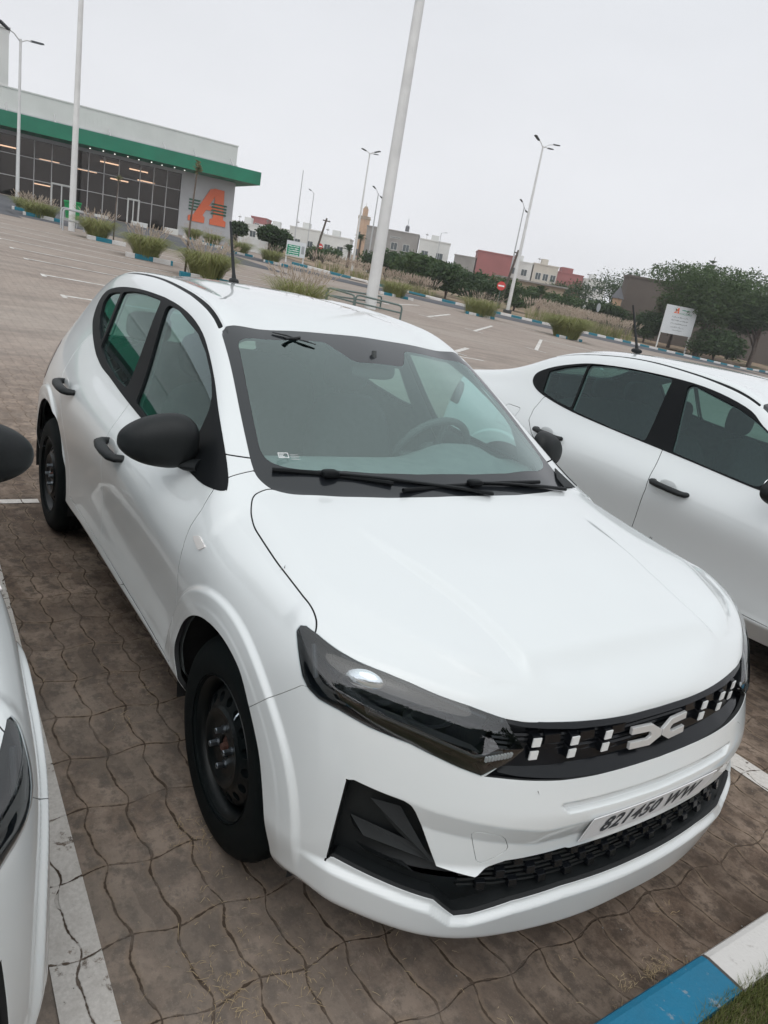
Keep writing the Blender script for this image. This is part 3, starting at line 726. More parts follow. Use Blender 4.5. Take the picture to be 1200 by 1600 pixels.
# ------------------------------------------------------------------ car
def superell(a, b, c, e1, e2, nu=40, nv=24):
    V = []; F = []
    sp = lambda v, e: math.copysign(abs(v)**e, v)
    for i in range(nv+1):
        p = -math.pi/2+math.pi*i/nv
        for j in range(nu):
            t = 2*math.pi*j/nu; V.append((a*sp(math.cos(p), e1)*sp(math.cos(t), e2), b*sp(math.cos(p), e1)*sp(math.sin(t), e2), c*sp(math.sin(p), e1)))
    for i in range(nv):
        for j in range(nu):
            j2 = (j+1) % nu; F.append((i*nu+j, i*nu+j2, (i+1)*nu+j2, (i+1)*nu+j))
    return V, F
FONT = {}
def text_mesh(txt, size, shear=0, bold=0, align='CENTER'):
    k = (txt, size, shear, bold, align)
    if k not in FONT:
        c = bpy.data.curves.new('txt', 'FONT'); c.body = txt; c.size = size; c.shear = shear; c.space_character = 1.08; c.offset = bold; c.align_x = align; c.align_y = 'CENTER'
        c.resolution_u = 3
        o = bpy.data.objects.new('txt', c); COL.objects.link(o); dg = bpy.context.evaluated_depsgraph_get(); dg.update()
        me = o.evaluated_get(dg).to_mesh(); FONT[k] = ([tuple(v.co) for v in me.vertices], [tuple(p.vertices) for p in me.polygons])
        o.evaluated_get(dg).to_mesh_clear(); bpy.data.objects.remove(o); bpy.data.curves.remove(c)
    return FONT[k]
def seat_mesh(m, x, y, z=.30):
    """one seat: cushion, back, head restraint"""
    V, F = superell(.26, .25, .10, .55, .5, 32, 16); m.add([(x+v[0], y+v[1], z+.12+v[2]) for v in V], F)
    V, F = superell(.09, .24, .33, .5, .45, 32, 18); th = R(-18)
    m.add([(x-.30+v[0]*math.cos(th)+v[2]*math.sin(th), y+v[1]*(1-.16*(v[2]/.33)), z+.45-v[0]*math.sin(th)+v[2]*math.cos(th)) for v in V], F)
    V, F = superell(.05, .13, .10, .6, .6, 28, 14); m.add([(x-.44+v[0], y+v[1], z+.88+v[2]) for v in V], F)
    for s in (-.05, .05): m.tube([(x-.40, y+s, z+.70), (x-.435, y+s, z+.82)], .006, 6)

def build_car(kind, name, label, loc, group, front=True):
    s = build_skin(kind); car = empty(name, loc); tag(car, label, 'car', group); P_ = s.patch
    def sk(nm, names, m, parent=car, sides=True, mirror='join', dark=True, **k):
        V, F, N = P_(names, **k)
        if not len(F): return []
        # faces deep in a shut line are coloured dark for the gap's shade
        n1 = s.nmain; dark = dark and m == 'paint'; fm = [0]*n1+[0, 1]*((len(F)-n1)//2) if dark and len(F) > n1 else None; ms = [M[m], M['gap_shade']] if fm else None
        if mirror == 'join':
            V, F, N = both(V, F, N); return [mesh_obj(nm, V, F, M[m], parent, normals=N, mats=ms, fm=fm*2 if fm else None)]
        return [mesh_obj(nm, *sided(V, F, N, y)[:2], M[m], parent if not isinstance(parent, (list, tuple)) else parent[i], normals=sided(V, F, N, y)[2], mats=ms, fm=fm) for i, y in enumerate((1, -1))]
    sk('body', ['body'], 'paint', gap=.0003)
    sk('shut_line_shade', ['gap'], 'gap_shade', gap=-.004, lip=0, offset=-.007)  # dark strip under the panel edges, shade of the gaps put into colour
    sk('bonnet', ['hood'], 'paint', gap=.0003)
    bumper = sk('bumper', ['bumper'], 'paint', gap=.0003, lip=.012)[0]
    sk('tow_eye_cover', ['tow'], 'paint', bumper, gap=.0003, mirror='side')
    sk('fender', ['fender'], 'paint', gap=.0003, mirror='side')
    dF = sk('front_door', ['door_front'], 'paint', gap=.0003, mirror='side', lip=.02)
    dR = sk('rear_door', ['door_rear'], 'paint', gap=.0003, mirror='side', lip=.02)
    sk('roof_channel', ['ditch'], 'satin_black', gap=0, lip=0, mirror='side')
    ws = sk('windscreen', ['windscreen'], 'windscreen', gap=0, lip=0, offset=-.001)[0]
    sk('windscreen_border', ['frit'], 'frit', ws, gap=.001, lip=.01, offset=-.001)
    sk('window_frame', ['surround'], 'satin_black', gap=.0008, lip=.012, offset=.003, mirror='side')
    sk('window', ['glass_front'], 'side_glass', dF, gap=-.001, lip=0, offset=-.006, mirror='side', flat=True)
    sk('window', ['glass_rear'], 'side_glass', dR, gap=-.001, lip=0, offset=-.006, mirror='side', flat=True)
    sk('quarter_window', ['glass_quarter'], 'side_glass', gap=-.001, lip=0, offset=-.006, mirror='side', flat=True)
    rg = sk('rear_window', ['rear_glass'], 'side_glass', gap=0, lip=0, offset=-.002)[0]
    sk('tail_lamp', ['tail_lamp'], 'red_lens', gap=.001, offset=.002, mirror='side')
    sk('rear_bumper', ['rear_plastic'], 'black_plastic', gap=.001, offset=.001)
    if kind == 'sedan':
        sk('fuel_flap', ['fuel_flap'], 'paint', gap=.0003, mirror='side'); sk('boot_lid', ['boot_lid'], 'paint', gap=.0003)
    sk('side_marker', ['marker'], 'marker', gap=.0006, offset=.004, mirror='side', lip=.006)
    # inner lining of the cabin
    V, F, N = P_(['body', 'door_front', 'door_rear', 'fender', 'surround'], offset=-.028, lip=0, flip=True, keep=lambda c: c[2] > .30 and c[0] < -.30 and c[0] > -3.1)
    V, F, N = both(V, F, N); mesh_obj('cabin_lining', V, F, M['trim'], car, normals=N)
    # ---- headlights
    hl = sk('headlight', ['headlight'], 'lens', gap=.001, lip=0, offset=.001, mirror='side')
    sk('lamp_surround', ['headlight'], 'lamp_black', hl, gap=.0030, lip=.0, offset=-.075, mirror='side', close=-.004)
    sk('lamp_housing', ['headlight'], 'lamp_black', hl, gap=.0012, lip=.075, offset=-.002, mirror='side', rim_only=True)
    for i, y in enumerate((1, -1)):
        f = lambda p: (p[0], p[1]*y, p[2])
        # gasket round the lens
        # bowl reflector
        c = Vector((.415, .714, .776)); ax = Vector((.64, .36, .68)).normalized(); u = ax.cross(Vector((0, 0, 1))).normalized(); v = ax.cross(u)
        m = MB(); V = []; F = []; n = 36
        for a in range(9):
            r = .068*math.sin(a/8*math.pi/2); d = -.055*math.cos(a/8*math.pi/2)
            for k in range(n): V.append(tuple(c+ax*d+u*(r*1.25*math.cos(2*math.pi*k/n))+v*(r*.72*math.sin(2*math.pi*k/n))))
        for a in range(8):
            for k in range(n): F.append((a*n+k, a*n+(k+1) % n, (a+1)*n+(k+1) % n, (a+1)*n+k))
        m.add([f(p) for p in V], F); m.obj('reflector', M['chrome'], hl[i], True)
        m = MB(); m.tube([f(c-ax*.05), f(c-ax*.012)], [.010, .012], 14); m.tube([f(c-ax*.012), f(c-ax*.004)], [.015, .011], 14); m.obj('bulb', M['lamp_grey'], hl[i], True)
        V, F = superell(.030, .046, .027, 1, 1, 36, 20); m = MB(); m.add([f((.421+v[0]-v[1]*.5, .738+v[1]*.8, .797+v[2])) for v in V], F); m.obj('reflector', M['chrome'], hl[i], True)  # convex chrome body added so the lamp shows a bright sky highlight
        # second, smaller bowl towards the grille and the bars between
        c2 = Vector((.520, .615, .735)); m = MB(); V = []; F = []
        for a in range(7):
            r = .040*math.sin(a/6*math.pi/2); d = -.035*math.cos(a/6*math.pi/2)
            for k in range(n): V.append(tuple(c2+ax*d+u*(r*1.5*math.cos(2*math.pi*k/n))+v*(r*.6*math.sin(2*math.pi*k/n))))
        for a in range(6):
            for k in range(n): F.append((a*n+k, a*n+(k+1) % n, (a+1)*n+(k+1) % n, (a+1)*n+k))
        m.add([f(p) for p in V], F); m.obj('reflector', M['lamp_grey'], hl[i], True)
        m = MB()
        for (a, b, r) in (((.455,.735,.735),(.610,.535,.672),.004),((.305,.812,.835),(.335,.812,.765),.006),((.610,.535,.672),(.640,.480,.690),.004),((.36,.77,.83),(.60,.52,.765),.005)):
            m.tube([f(a), f(b)], r, 8)
        m.add([f(p) for p in ((.430,.740,.748),(.600,.545,.700),(.618,.525,.684),(.445,.735,.722))], [(0,1,2,3)])
        m.obj('lamp_bezel', M['lamp_grey'], hl[i], True)
        m = MB()                                                  # daytime light bar of small prisms
        for k in range(9):
            t = k/8; p = Vector((.632+.022*t, .520-.052*t, .676+.014*t))
            m.box((-.003,-.0026,-.006),(.003,.0026,.006), M=Matrix.Translation(Vector(f(p))))
        m.obj('daytime_light', M['emblem'], hl[i])
    # ---- grille
    g = sk('grille', ['grille'], 'gloss_black', gap=.0005, lip=.035, offset=-.030, close=0)[0]
    sk('grille_surround', ['grille'], 'gloss_black', g, gap=.0004, lip=.045, offset=-.001, rim_only=True)
    m = MB()                                                      # frame: lower tray
    gx = lambda y: float(np.interp(abs(y), [0,.12,.22,.31,.39,.45,.50], [.708,.707,.70,.688,.667,.645,.615]))
    gb = lambda y: float(np.interp(abs(y), [0,.11,.235,.345,.44,.5], [.622,.624,.627,.632,.640,.647]))
    gt = lambda y: float(np.interp(abs(y), [0,.124,.221,.307,.383,.439,.48], [.746,.748,.752,.756,.760,.764,.770]))
    ys = np.linspace(-.49, .49, 57)
    def strip(z0, z1, d0, d1, t=.012):
        """a moulded bar across the grille; z and depth are functions of y"""
        V = []; F = []
        for y in ys:
            x = gx(y); V += [(x+d0, y, z0(y)), (x+d1, y, z1(y)), (x+d1-t, y, z1(y)), (x+d0-t, y, z0(y))]
        for i in range(len(ys)-1):
            for k in range(4): F.append((4*i+k, 4*i+(k+1) % 4, 4*i+4+(k+1) % 4, 4*i+4+k))
        m.add(V, F)
    strip(lambda y: gb(y)-.001, lambda y: gb(y)+.020, .026, -.006)     # sloping tray
    strip(lambda y: gt(y)-.010, lambda y: gt(y)+.001, .000, -.010)
    for zc in (.655, .668, .681, .694, .706, .718):
        strip(lambda y, zc=zc: zc+.0035-.05*0, lambda y, zc=zc: zc+.008, -.014, -.018, .02)
    m.obj('grille_bars', M['gloss_black'], g, True, angle=R(30))
    for sgn in (1, -1):
        for yb, w in ((.20, .020), (.305, .020), (.405, .021), (.150, 0), (.255, 0), (.355, 0)):
            for zz, hh in ((.7155, .010), (.681, .010)):
                y = sgn*yb; x = gx(yb); sl = math.atan2(gx(yb-.02)-gx(yb+.02), .04)*sgn
                Mx = Matrix.Translation((x+.004, y, zz)) @ Matrix.Rotation(math.atan2(gx(yb-.02)-gx(yb+.02), .04)*sgn*.6, 4, 'Z')
                if w:
                    m = MB(); m.add([tuple(Mx @ Vector(p)) for p in ((-.035,-.013,-.016),(.0,-.011,-.013),(.0,.011,-.013),(-.035,.013,-.016),(-.035,-.015,.024),(-.004,-.011,.013),(-.004,.011,.013),(-.035,.015,.024))], [(0,3,2,1),(4,5,6,7),(0,1,5,4),(1,2,6,5),(2,3,7,6),(3,0,4,7)])
                    m.obj('grille_block', M['gloss_black'], g, bevel=.001)
                    m = MB(); m.box((-.002, -.0112, -.0112), (.0012, .0112, .0112), M=Mx); m.obj('grille_square', M['white_plastic'], g)
                elif zz > .7:
                    m = MB(); m.add([tuple(Mx @ Vector(p)) for p in ((-.035,-.026,-.012),(-.012,-.024,-.012),(-.012,.024,-.012),(-.035,.026,-.012),(-.035,-.026,.020),(-.016,-.024,.010),(-.016,.024,.010),(-.035,.026,.020))], [(0,3,2,1),(4,5,6,7),(0,1,5,4),(1,2,6,5),(2,3,7,6),(3,0,4,7)])
                    m.obj('grille_block', M['gloss_black'], g, bevel=.001)
    half = [(-.113,.716),(-.040,.716),(-.0015,.695),(-.0015,.679),(-.040,.658),(-.113,.658),(-.113,.6765),(-.050,.6765),(-.040,.6825),(-.040,.6915),(-.050,.6975),(-.113,.6975)]
    for sgn in (1, -1):
        m = MB(); pl = [(sgn*a, b) for a, b in half]; m.prism(pl, lambda u, v, t: (gx(u)+.006-.12*(v-.687)+.009*t-.08*abs(u), u, v)); m.obj('emblem', M['emblem'], g, bevel=.0012)
    # ---- lower intake
    it = sk('lower_intake', ['intake'], 'black_plastic', gap=.0005, lip=.045, offset=-.045, close=0)[0]
    sk('intake_surround', ['intake'], 'black_plastic', it, gap=.0004, lip=.075, offset=-.010, rim_only=True)
    m = MB()
    ix = lambda y: float(np.interp(abs(y), [0,.1,.25,.35,.45,.55,.62], [.742,.742,.735,.722,.698,.660,.62]))
    ys = np.linspace(-.54, .54, 61)
    for zc in np.arange(.345, .435, .0145):
        strip_y = [y for y in ys if abs(y) < (.50 if zc > .39 else .56)]
        Vv = []; Ff = []
        for y in strip_y: x = ix(y); Vv += [(x-.010, y, zc), (x-.012, y, zc+.0045), (x-.03, y, zc+.0045), (x-.03, y, zc)]
        for i in range(len(strip_y)-1):
            for k in range(4): Ff.append((4*i+k, 4*i+(k+1) % 4, 4*i+4+(k+1) % 4, 4*i+4+k))
        m.add(Vv, Ff)
    m.obj('intake_mesh', M['black_plastic'], it)
    for r, zz in enumerate((.352, .385, .417)):
        for k in range(-6, 7):
            y = k*.082+(.041 if r % 2 else 0)
            if abs(y) > .50: continue
            x = ix(y); m = MB(); a = math.atan2(ix(abs(y)-.02)-ix(abs(y)+.02), .04)*(1 if y > 0 else -1)
            Mx = Matrix.Translation((x+.004, y, zz)) @ Matrix.Rotation(a, 4, 'Z')
            m.add([tuple(Mx @ Vector(p)) for p in ((-.03,-.014,-.012),(.0,-.012,-.010),(.0,.012,-.010),(-.03,.014,-.012),(-.03,-.014,.016),(-.004,-.012,.008),(-.004,.012,.008),(-.03,.014,.016))], [(0,3,2,1),(4,5,6,7),(0,1,5,4),(1,2,6,5),(2,3,7,6),(3,0,4,7)])
            m.obj('intake_block', M['gloss_black'], it, bevel=.001)
    for sgn in (1, -1):                                           # moulded fins in the corner pockets
        m = MB(); f = lambda p: (p[0], p[1]*sgn, p[2])
        m.add([f(p) for p in ((.470,.745,.470),(.520,.735,.445),(.635,.600,.415),(.600,.620,.440),(.455,.735,.435),(.50,.70,.405))], [(0,1,2,3),(0,4,1),(4,5,2,1)])
        m.add([f(p) for p in ((.500,.720,.530),(.560,.672,.470),(.630,.612,.420),(.540,.660,.520))], [(0,1,2),(0,2,3)])
        m.add([f(p) for p in ((.460,.735,.400),(.515,.720,.395),(.600,.630,.372),(.55,.65,.385))], [(0,1,2,3)])
        m.obj('pocket_fin', M['black_plastic'], it)
    # ---- number plate
    bv = s.caster()
    def px(y, z):
        h = bv.ray_cast(Vector((1.5, y, z)), Vector((-1, 0, 0)))[0]; return h.x if h else .76
    pl = MB()
    def sheet_x(z0):
        a, b = px(0, z0), px(.25, z0); return lambda y: a+.62*(b-a)*(y/.25)**2
    xt, xb = sheet_x(.530), sheet_x(.452); lin = lambda y, z: xb(y)+(xt(y)-xb(y))*(z-.452)/(.530-.452)
    clear = max(px(y, z)-lin(y, z) for y in np.linspace(-.25, .25, 11) for z in np.linspace(.455, .532, 8))+.0022
    pf = lambda y, z: lin(y, z)+clear
    n = 25; V = []; F = []
    for j in range(n):
        y = -.255+.510*j/(n-1)
        for (z, t) in ((.449, 0), (.536, 0), (.536, 1), (.449, 1)): V.append((pf(y, z)-.0025*t, y, z))
    for j in range(n-1):
        for k in range(4): F.append((4*j+k, 4*j+(k+1) % 4, 4*j+4+(k+1) % 4, 4*j+4+k))
    F += [(0, 1, 2, 3), (4*n-1, 4*n-2, 4*n-3, 4*n-4)]
    pl.add(V, F); plate = pl.obj('number_plate', M['plate'], car, True, angle=R(50))
    if front:
        V, F = text_mesh('821450 WW', .072, .02, .0020); xs = [v[0] for v in V]; k = .395/(max(xs)-min(xs)); cx = (max(xs)+min(xs))/2
        zs = [v[1] for v in V]; kz = .060/(max(zs)-min(zs)); cz = (max(zs)+min(zs))/2
        m = MB(); m.add([(pf((v[0]-cx)*k-.003, .496+(v[1]-cz)*kz)+.0012, (v[0]-cx)*k-.003, .496+(v[1]-cz)*kz) for v in V], F); m.obj('plate_lettering', M['ink'], plate, recalc=False)
    # ---- mirrors
    mx_ = 0 if kind == 'hatch' else .055
    for i, y in enumerate((1, -1)):
        f = lambda p: (p[0], p[1]*y, p[2]); rt = empty('wing_mirror', (0, 0, 0), 0, car)
        V, F = superell(.072, .118, .079, .80, .74, 48, 28); Vh = []
        for v in V:
            a = v[1]/.118
            x = v[0]*(1.0 if v[0] > 0 else .35); z = v[2]*(1.08-.26*a-.10*a*a); x -= .035*a
            z -= .012*a
            Vh.append(f((-.695+x+mx_, .884+v[1], 1.040+z)))
        m = MB(); m.add(Vh, F); m.obj('mirror_housing', M['black_plastic'], rt, True, angle=R(60))
        V, F = superell(.005, .098, .055, .7, .6, 32, 12); m = MB(); m.add([f((-.718+mx_+v[0]-.030*v[1]/.13, .885+v[1], 1.040+v[2])) for v in V], F); m.obj('mirror_glass', M['mirror'], rt, True)
        m = MB(); m.tube([f((-.675+mx_,.830,.985)), f((-.640+mx_,.805,.975)), f((-.590+mx_,.770,.985))], [.032, .030, .038], 12, flat=.6)
        m.obj('mirror_arm', M['black_plastic'], rt, True)
    # ---- door handles
    hs = [((-1.230,.878,.855), dF), (((-2.14,.868,.905) if kind == 'hatch' else (-2.20,.868,.905)), dR)]
    for (c, ds) in hs:
        for i, y in enumerate((1, -1)):
            m = MB(); pts = [(c[0]+(q-c[0])*.88, w_, e_) for q, w_, e_ in [(c[0]-.128, c[1]-.012, c[2]+.004), (c[0]-.122, c[1]+.012, c[2]+.005), (c[0]-.105, c[1]+.030, c[2]+.004), (c[0]-.05, c[1]+.038, c[2]+.001), (c[0]+.03, c[1]+.038, c[2]-.002), (c[0]+.095, c[1]+.032, c[2]-.005), (c[0]+.118, c[1]+.018, c[2]-.006), (c[0]+.125, c[1]-.012, c[2]-.006)]]
            m.tube([(p[0], p[1]*y, p[2]) for p in pts], [.019,.021,.0225,.023,.023,.0225,.021,.018], 12, flat=.70); m.obj('door_handle', M['black_plastic'], ds[i], True, angle=R(60))
            V, F = superell(.055, .012, .030, .9, .9, 28, 14); m = MB(); m.add([(c[0]-.012+v[0], (c[1]+.0005+v[1]*.25)*y, c[2]+.010+v[2]) for v in V], F); m.obj('handle_recess', M['paint'], ds[i], True)
    for y in (1,):
        m = MB(); m.add([(a, b*y, c_) for a, b, c_ in ((-.435,.688,1.036),(-.336,.724,.9835),(-.315,.630,.994),(-.37,.64,1.012))]+[(a, b*y, c_-.012) for a, b, c_ in ((-.435,.688,1.036),(-.336,.724,.9835),(-.315,.630,.994),(-.37,.64,1.012))], [(0,1,2,3),(7,6,5,4),(0,4,5,1),(1,5,6,2),(2,6,7,3),(3,7,4,0)]); m.obj('cowl_seal', M['black_plastic'], car)
    # ---- wipers
    for a, b, hub, piv in (((-.392,-.621,1.036),(-.260,-.253,1.032),(-.322,-.455,1.038),(-.200,.134,1.008)), ((-.230,-.229,1.018),(-.285,.448,1.024),(-.240,.082,1.030),(-.285,.600,.990))):
        a, b, hub, piv = map(Vector, (a, b, hub, piv)); wp = empty('wiper', (0, 0, 0), 0, car)
        m = MB(); m.tube([a, a.lerp(b, .3)+Vector((0,0,.004)), a.lerp(b, .7)+Vector((0,0,.004)), b], [.008,.0095,.0095,.008], 8, flat=.9); m.obj('blade', M['satin_black'], wp, True)
        m = MB(); m.tube([hub+Vector((0,0,.010)), hub.lerp(piv, .3)+Vector((.004,0,.014)), hub.lerp(piv, .75)+Vector((.004,0,.010)), piv+Vector((0,0,.004))], [.007,.008,.011,.013], 8, flat=.6)
        V, F = superell(.020,.030,.012,.6,.6,20,10); m.add([tuple(hub+Vector((v[0], v[1], v[2]+.008))) for v in V], F)
        m.obj('arm', M['satin_black'], wp, True)
    # ---- aerial
    an = empty('aerial', (-2.36, 0, 1.488), 0, car)
    V, F = superell(.045, .022, .018, .9, .9, 24, 12); m = MB(); m.add([(v[0], v[1], v[2]+.008) for v in V], F); m.obj('aerial_base', M['black_plastic'], an, True)
    m = MB(); m.tube([(0,0,.015), (-.015,0,.05), (-.135,0,.31)], [.014,.0095,.006], 10); m.obj('mast', M['black_plastic'], an, True)
    # ---- driver-side furniture of the cabin
    m = MB(); n = 28
    V = []; F = []                                                 # dashboard moulding
    prof = [(-.30,.984),(-.42,.998),(-.55,1.003),(-.68,.996),(-.76,.975),(-.79,.90),(-.72,.72),(-.70,.55),(-.62,.40)]
    for j in range(n+1):
        y0 = -1+2*j/n
        for (x, z) in prof:
            y = y0*float(np.interp(-x, [.30, .42, .60, .80], [.50, .60, .68, .70]))
            hump = .060*math.exp(-((y-.36)/.19)**4)*math.exp(-((x+.66)/.13)**2); V.append((x-.03*math.exp(-((y-.36)/.2)**2)*(x < -.5), y, z+hump))
    k = len(prof)
    for j in range(n):
        for i in range(k-1): F.append((j*k+i, j*k+i+1, (j+1)*k+i+1, (j+1)*k+i))
    m.add(V, F); dash = m.obj('dashboard', M['trim'], car, True, angle=R(60))
    m = MB()
    for a0, a1 in ((-.30, -.02), (.02, .30)):
        for k in range(9):
            y = a0+(a1-a0)*(k+.5)/9; m.box((-.350, y-.010, .9895), (-.325, y+.010, .9925))
    m.obj('air_vent', M['underbody'], dash)
    m = MB(); c = Vector((-.86, .36, .965)); ax = Vector((-.90, 0, .42)).normalized(); u = Vector((0, 1, 0)); v = ax.cross(u); ring = []
    for k in range(49): a = 2*math.pi*k/48; ring.append(c+u*(.185*math.cos(a))+v*(.185*math.sin(a)))
    m.tube(ring, .016, 10, cap=False)
    V, F = superell(.035, .075, .065, .7, .7, 24, 12); m.add([tuple(c-ax*.02+Vector(v_)) for v_ in V], F)
    for a in (0, math.pi, -math.pi/2): m.tube([c-ax*.02, c+u*(.18*math.cos(a))+v*(.18*math.sin(a))], [.022, .012], 8)
    m.tube([c-ax*.03, c-ax*.2], .035, 10); m.obj('steering_wheel', M['trim_dark'], car, True)
    for y in (.37, -.37):
        m = MB(); seat_mesh(m, -1.22, y); m.obj('front_seat', M['seat'], car, True, angle=R(60))
    m = MB(); V, F = superell(.27, .62, .11, .5, .3, 40, 16); m.add([(-2.10+v[0], v[1], .44+v[2]) for v in V], F)
    V, F = superell(.09, .62, .33, .5, .3, 40, 16); th = R(-20); m.add([(-2.42+v[0]*math.cos(th)+v[2]*math.sin(th), v[1], .80-v[0]*math.sin(th)+v[2]*math.cos(th)) for v in V], F)
    for y in (-.38, 0, .38):
        V, F = superell(.045, .12, .08, .6, .6, 24, 12); m.add([(-2.55+v[0], y+v[1], 1.18+v[2]) for v in V], F)
    m.obj('rear_seat', M['seat'], car, True, angle=R(60))
    m = MB(); V, F = superell(.012, .10, .032, .6, .5, 24, 10); m.add([(-.86+v[0], v[1], 1.30+v[2]) for v in V], F); m.tube([(-.86,0,1.31), (-.88,0,1.375)], .010, 8); m.obj('rear_view_mirror', M['trim_dark'], car, True)
    # ---- floor, wheel wells
    xr = -3.1 if kind == 'hatch' else -3.4
    m = MB(); m.box((xr, -.70, .24), (.50, .62, .30)); m.box((-.50, -.76, .27), (-1.95, .76, .34)); m.box((xr+.05,-.70,.30),(xr+.45,.70,.62)); m.box((-.55,-.70,.30),(-.50,.70,.90))
    m.box((.15, -.60, .20), (.50, .60, .60))
    for cx in (0, -2.60):
        for y in (1, -1):
            m.lathe([(.46 if cx else .42, y*.60), (.46 if cx else .42, y*.835)], 32, c=(cx-.03, 0, .32), a0=R(-12), a1=R(192)); m.lathe([(.0, y*.60), (.46, y*.60)], 32, c=(cx-.03, 0, .32))
    m.obj('underbody', M['underbody'], car, recalc=False)
    for cx in (-.045, -2.604 if kind == 'hatch' else -2.649):
        for y in (1, -1): make_wheel(car, (cx, y*.857, .316), y, R(20+31*cx))
    return car
def copy_tree(o, parent=None):
    c = o.copy(); COL.objects.link(c)
    if parent: c.parent = parent
    for ch in list(o.children): copy_tree(ch, c)
    return c
# ================================================================== the place
def terrain(x, y):
    d = math.hypot(x+1, y); t = min(max((d-5)/12, 0), 1); s = t*t*(3-2*t)
    xx = min(max(x, -230), 40); yy = min(max(y, -60), 78)
    return s*(-.106+.0462*(-xx)-.0374*yy)
rnd = random.Random(7)
def paver_nodes(nt, x, y):
    """joint mask (1 in the joint) and a random value per block"""
    B, A = .2425, .1205
    yw = y+(x*(2*math.pi/B)).sin()*.0100+(x*(4*math.pi/B)+1.0).sin()*.0045
    u = (yw+1.150)/A; du = ((u-.5).fract()-.5).abs()*A
    row = (u+.0).floor()
    xw = x+.037+(y*(2*math.pi/(2*A))).sin()*.012
    v = xw/B; dv = ((v-.5).fract()-.5).abs()*B
    return du, dv, (u+.5).floor(), v.floor()
def wn(nt, a, b, k=0.):
    c = nt.nodes.new('ShaderNodeCombineXYZ'); nt.links.new(a.s, c.inputs[0]); nt.links.new(b.s, c.inputs[1]); c.inputs[2].default_value = k
    w = nt.nodes.new('ShaderNodeTexWhiteNoise'); w.noise_dimensions = '3D'; nt.links.new(c.outputs[0], w.inputs[0]); return X(nt, w.outputs[0])
def pavers(name, paint=False):
    m = mat(name, (.2, .18, .16), .85, spec=.25); nt, N, L, b = nodes(m)
    P, x, y, z = coords(nt)
    du, dv, iu, iv = paver_nodes(nt, x, y)
    fine = noise(nt, P, 90, 5, .65); mid = noise(nt, P, 9, 5, .6); big = noise(nt, P, 1.3, 4, .6); vbig = noise(nt, P, .22, 4, .55)
    jn = noise(nt, P, 26, 3)
    wob = jn.ramp(.36, .68, .0012, .0062)
    jk = noise(nt, P, 60, 3); du_, dv_ = du+jk*.006, dv+jk*.006
    J = (du_-wob*.9).ramp(.0038, .0012).max((dv_-wob*.9).ramp(.0034, .0010)*mid.ramp(.32, .46))
    edge = du.min(dv).ramp(.016, .0)*.5
    # everyday dirt, darker bays, straw coloured dust in the joints
    near = x.ramp(-9, -4)                                    # the bays where cars stand are darker than the open lane
    c = mixc(nt, fine.ramp(.25, .75), (.225, .158, .117), (.120, .080, .057))
    c = mixc(nt, wn(nt, iu, iv).ramp(0, 1, 0, .6), c, (.080, .060, .047))
    c = mixc(nt, wn(nt, iu, iv, 5.).ramp(.45, 1, 0, .6), c, (.29, .225, .175))
    c = mixc(nt, noise(nt, P, 6, 6, .68).ramp(.46, .62)*.85, c, (.33, .25, .195))
    c = mixc(nt, (noise(nt, P, 14, 5, .7).ramp(.50, .60)*.7)*near, c, (.062, .046, .036))
    c = mixc(nt, noise(nt, P, 210, 3, .7).ramp(.60, .70)*.5, c, (.42, .36, .31))
    c = mixc(nt, noise(nt, P, 30, 4, .7).ramp(.52, .66)*.65, c, (.075, .056, .043))
    c = mixc(nt, (big.ramp(.40, .62)*.62)*near, c, (.060, .042, .031))
    c = mixc(nt, near.ramp(0, 1, .62, 0), c, (.37, .315, .280))
    # tyre tracks and drip stains along the open lane
    st = nt.nodes.new('ShaderNodeMapping'); st.inputs['Scale'].default_value = (.55, .07, 1); L.new(P, st.inputs[0])
    c = mixc(nt, (noise(nt, st.outputs[0], 5, 4).ramp(.46, .66)*.5)*near.ramp(0, 1, 1, .2), c, (.17, .142, .125))
    c = mixc(nt, vbig.ramp(.45, .68)*.25, c, (.42, .38, .34))
    c = mixc(nt, edge*mid.ramp(.42, .56)*near*1.5, c, (.27, .200, .145))
    c = mixc(nt, (J*mid.ramp(.40, .55, .35, 1))*near.ramp(0, 1, .12, .85), c, (.036, .023, .016))
    # dried droppings and specks
    sp = nt.nodes.new('ShaderNodeTexVoronoi'); sp.inputs['Scale'].default_value = 7; L.new(P, sp.inputs['Vector'])
    spm = (X(nt, sp.outputs['Distance'])+noise(nt, P, 60, 2)*.09).ramp(.085, .07)*wn(nt, (x*1.9).floor(), (y*1.9).floor(), 3).gt(.86)
    c = mixc(nt, spm*.8, c, (.55, .52, .49))
    if paint:
        wear = (noise(nt, P, 34, 5, .7)*.62+noise(nt, P, 7, 4)*.5)
        pm = wear.ramp(.70, .645)*(J.ramp(.3, .9, 1, 0).max(noise(nt, P, 15, 2).gt(.56)*.85))
        pc = mixc(nt, fine.ramp(.35, .75), (.66, .62, .585), (.50, .465, .43))
        pc = mixc(nt, mid.ramp(.5, .75)*.5, pc, (.40, .36, .325))
        c = mixc(nt, pm, c, pc)
    L.new(c, b.inputs['Base Color'])
    h = fine*.25+mid*.6-J*1.6-edge*.3
    bump(nt, h, b, .55, .006)
    return m
M['ground'] = pavers('wavy_pavers'); M['line'] = pavers('painted_pavers', True)
def asphalt():
    m = mat('asphalt', (.07, .07, .075), .9, spec=.2); nt, N, L, b = nodes(m); P = coords(nt)[0]
    c = mixc(nt, noise(nt, P, 30, 4).ramp(.3, .7), (.105, .107, .118), (.075, .077, .086)); c = mixc(nt, noise(nt, P, .3, 4).ramp(.4, .7)*.5, c, (.155, .152, .155))
    L.new(c, b.inputs['Base Color']); bump(nt, noise(nt, P, 120, 3), b, .4, .01); return m
M['asphalt'] = asphalt()
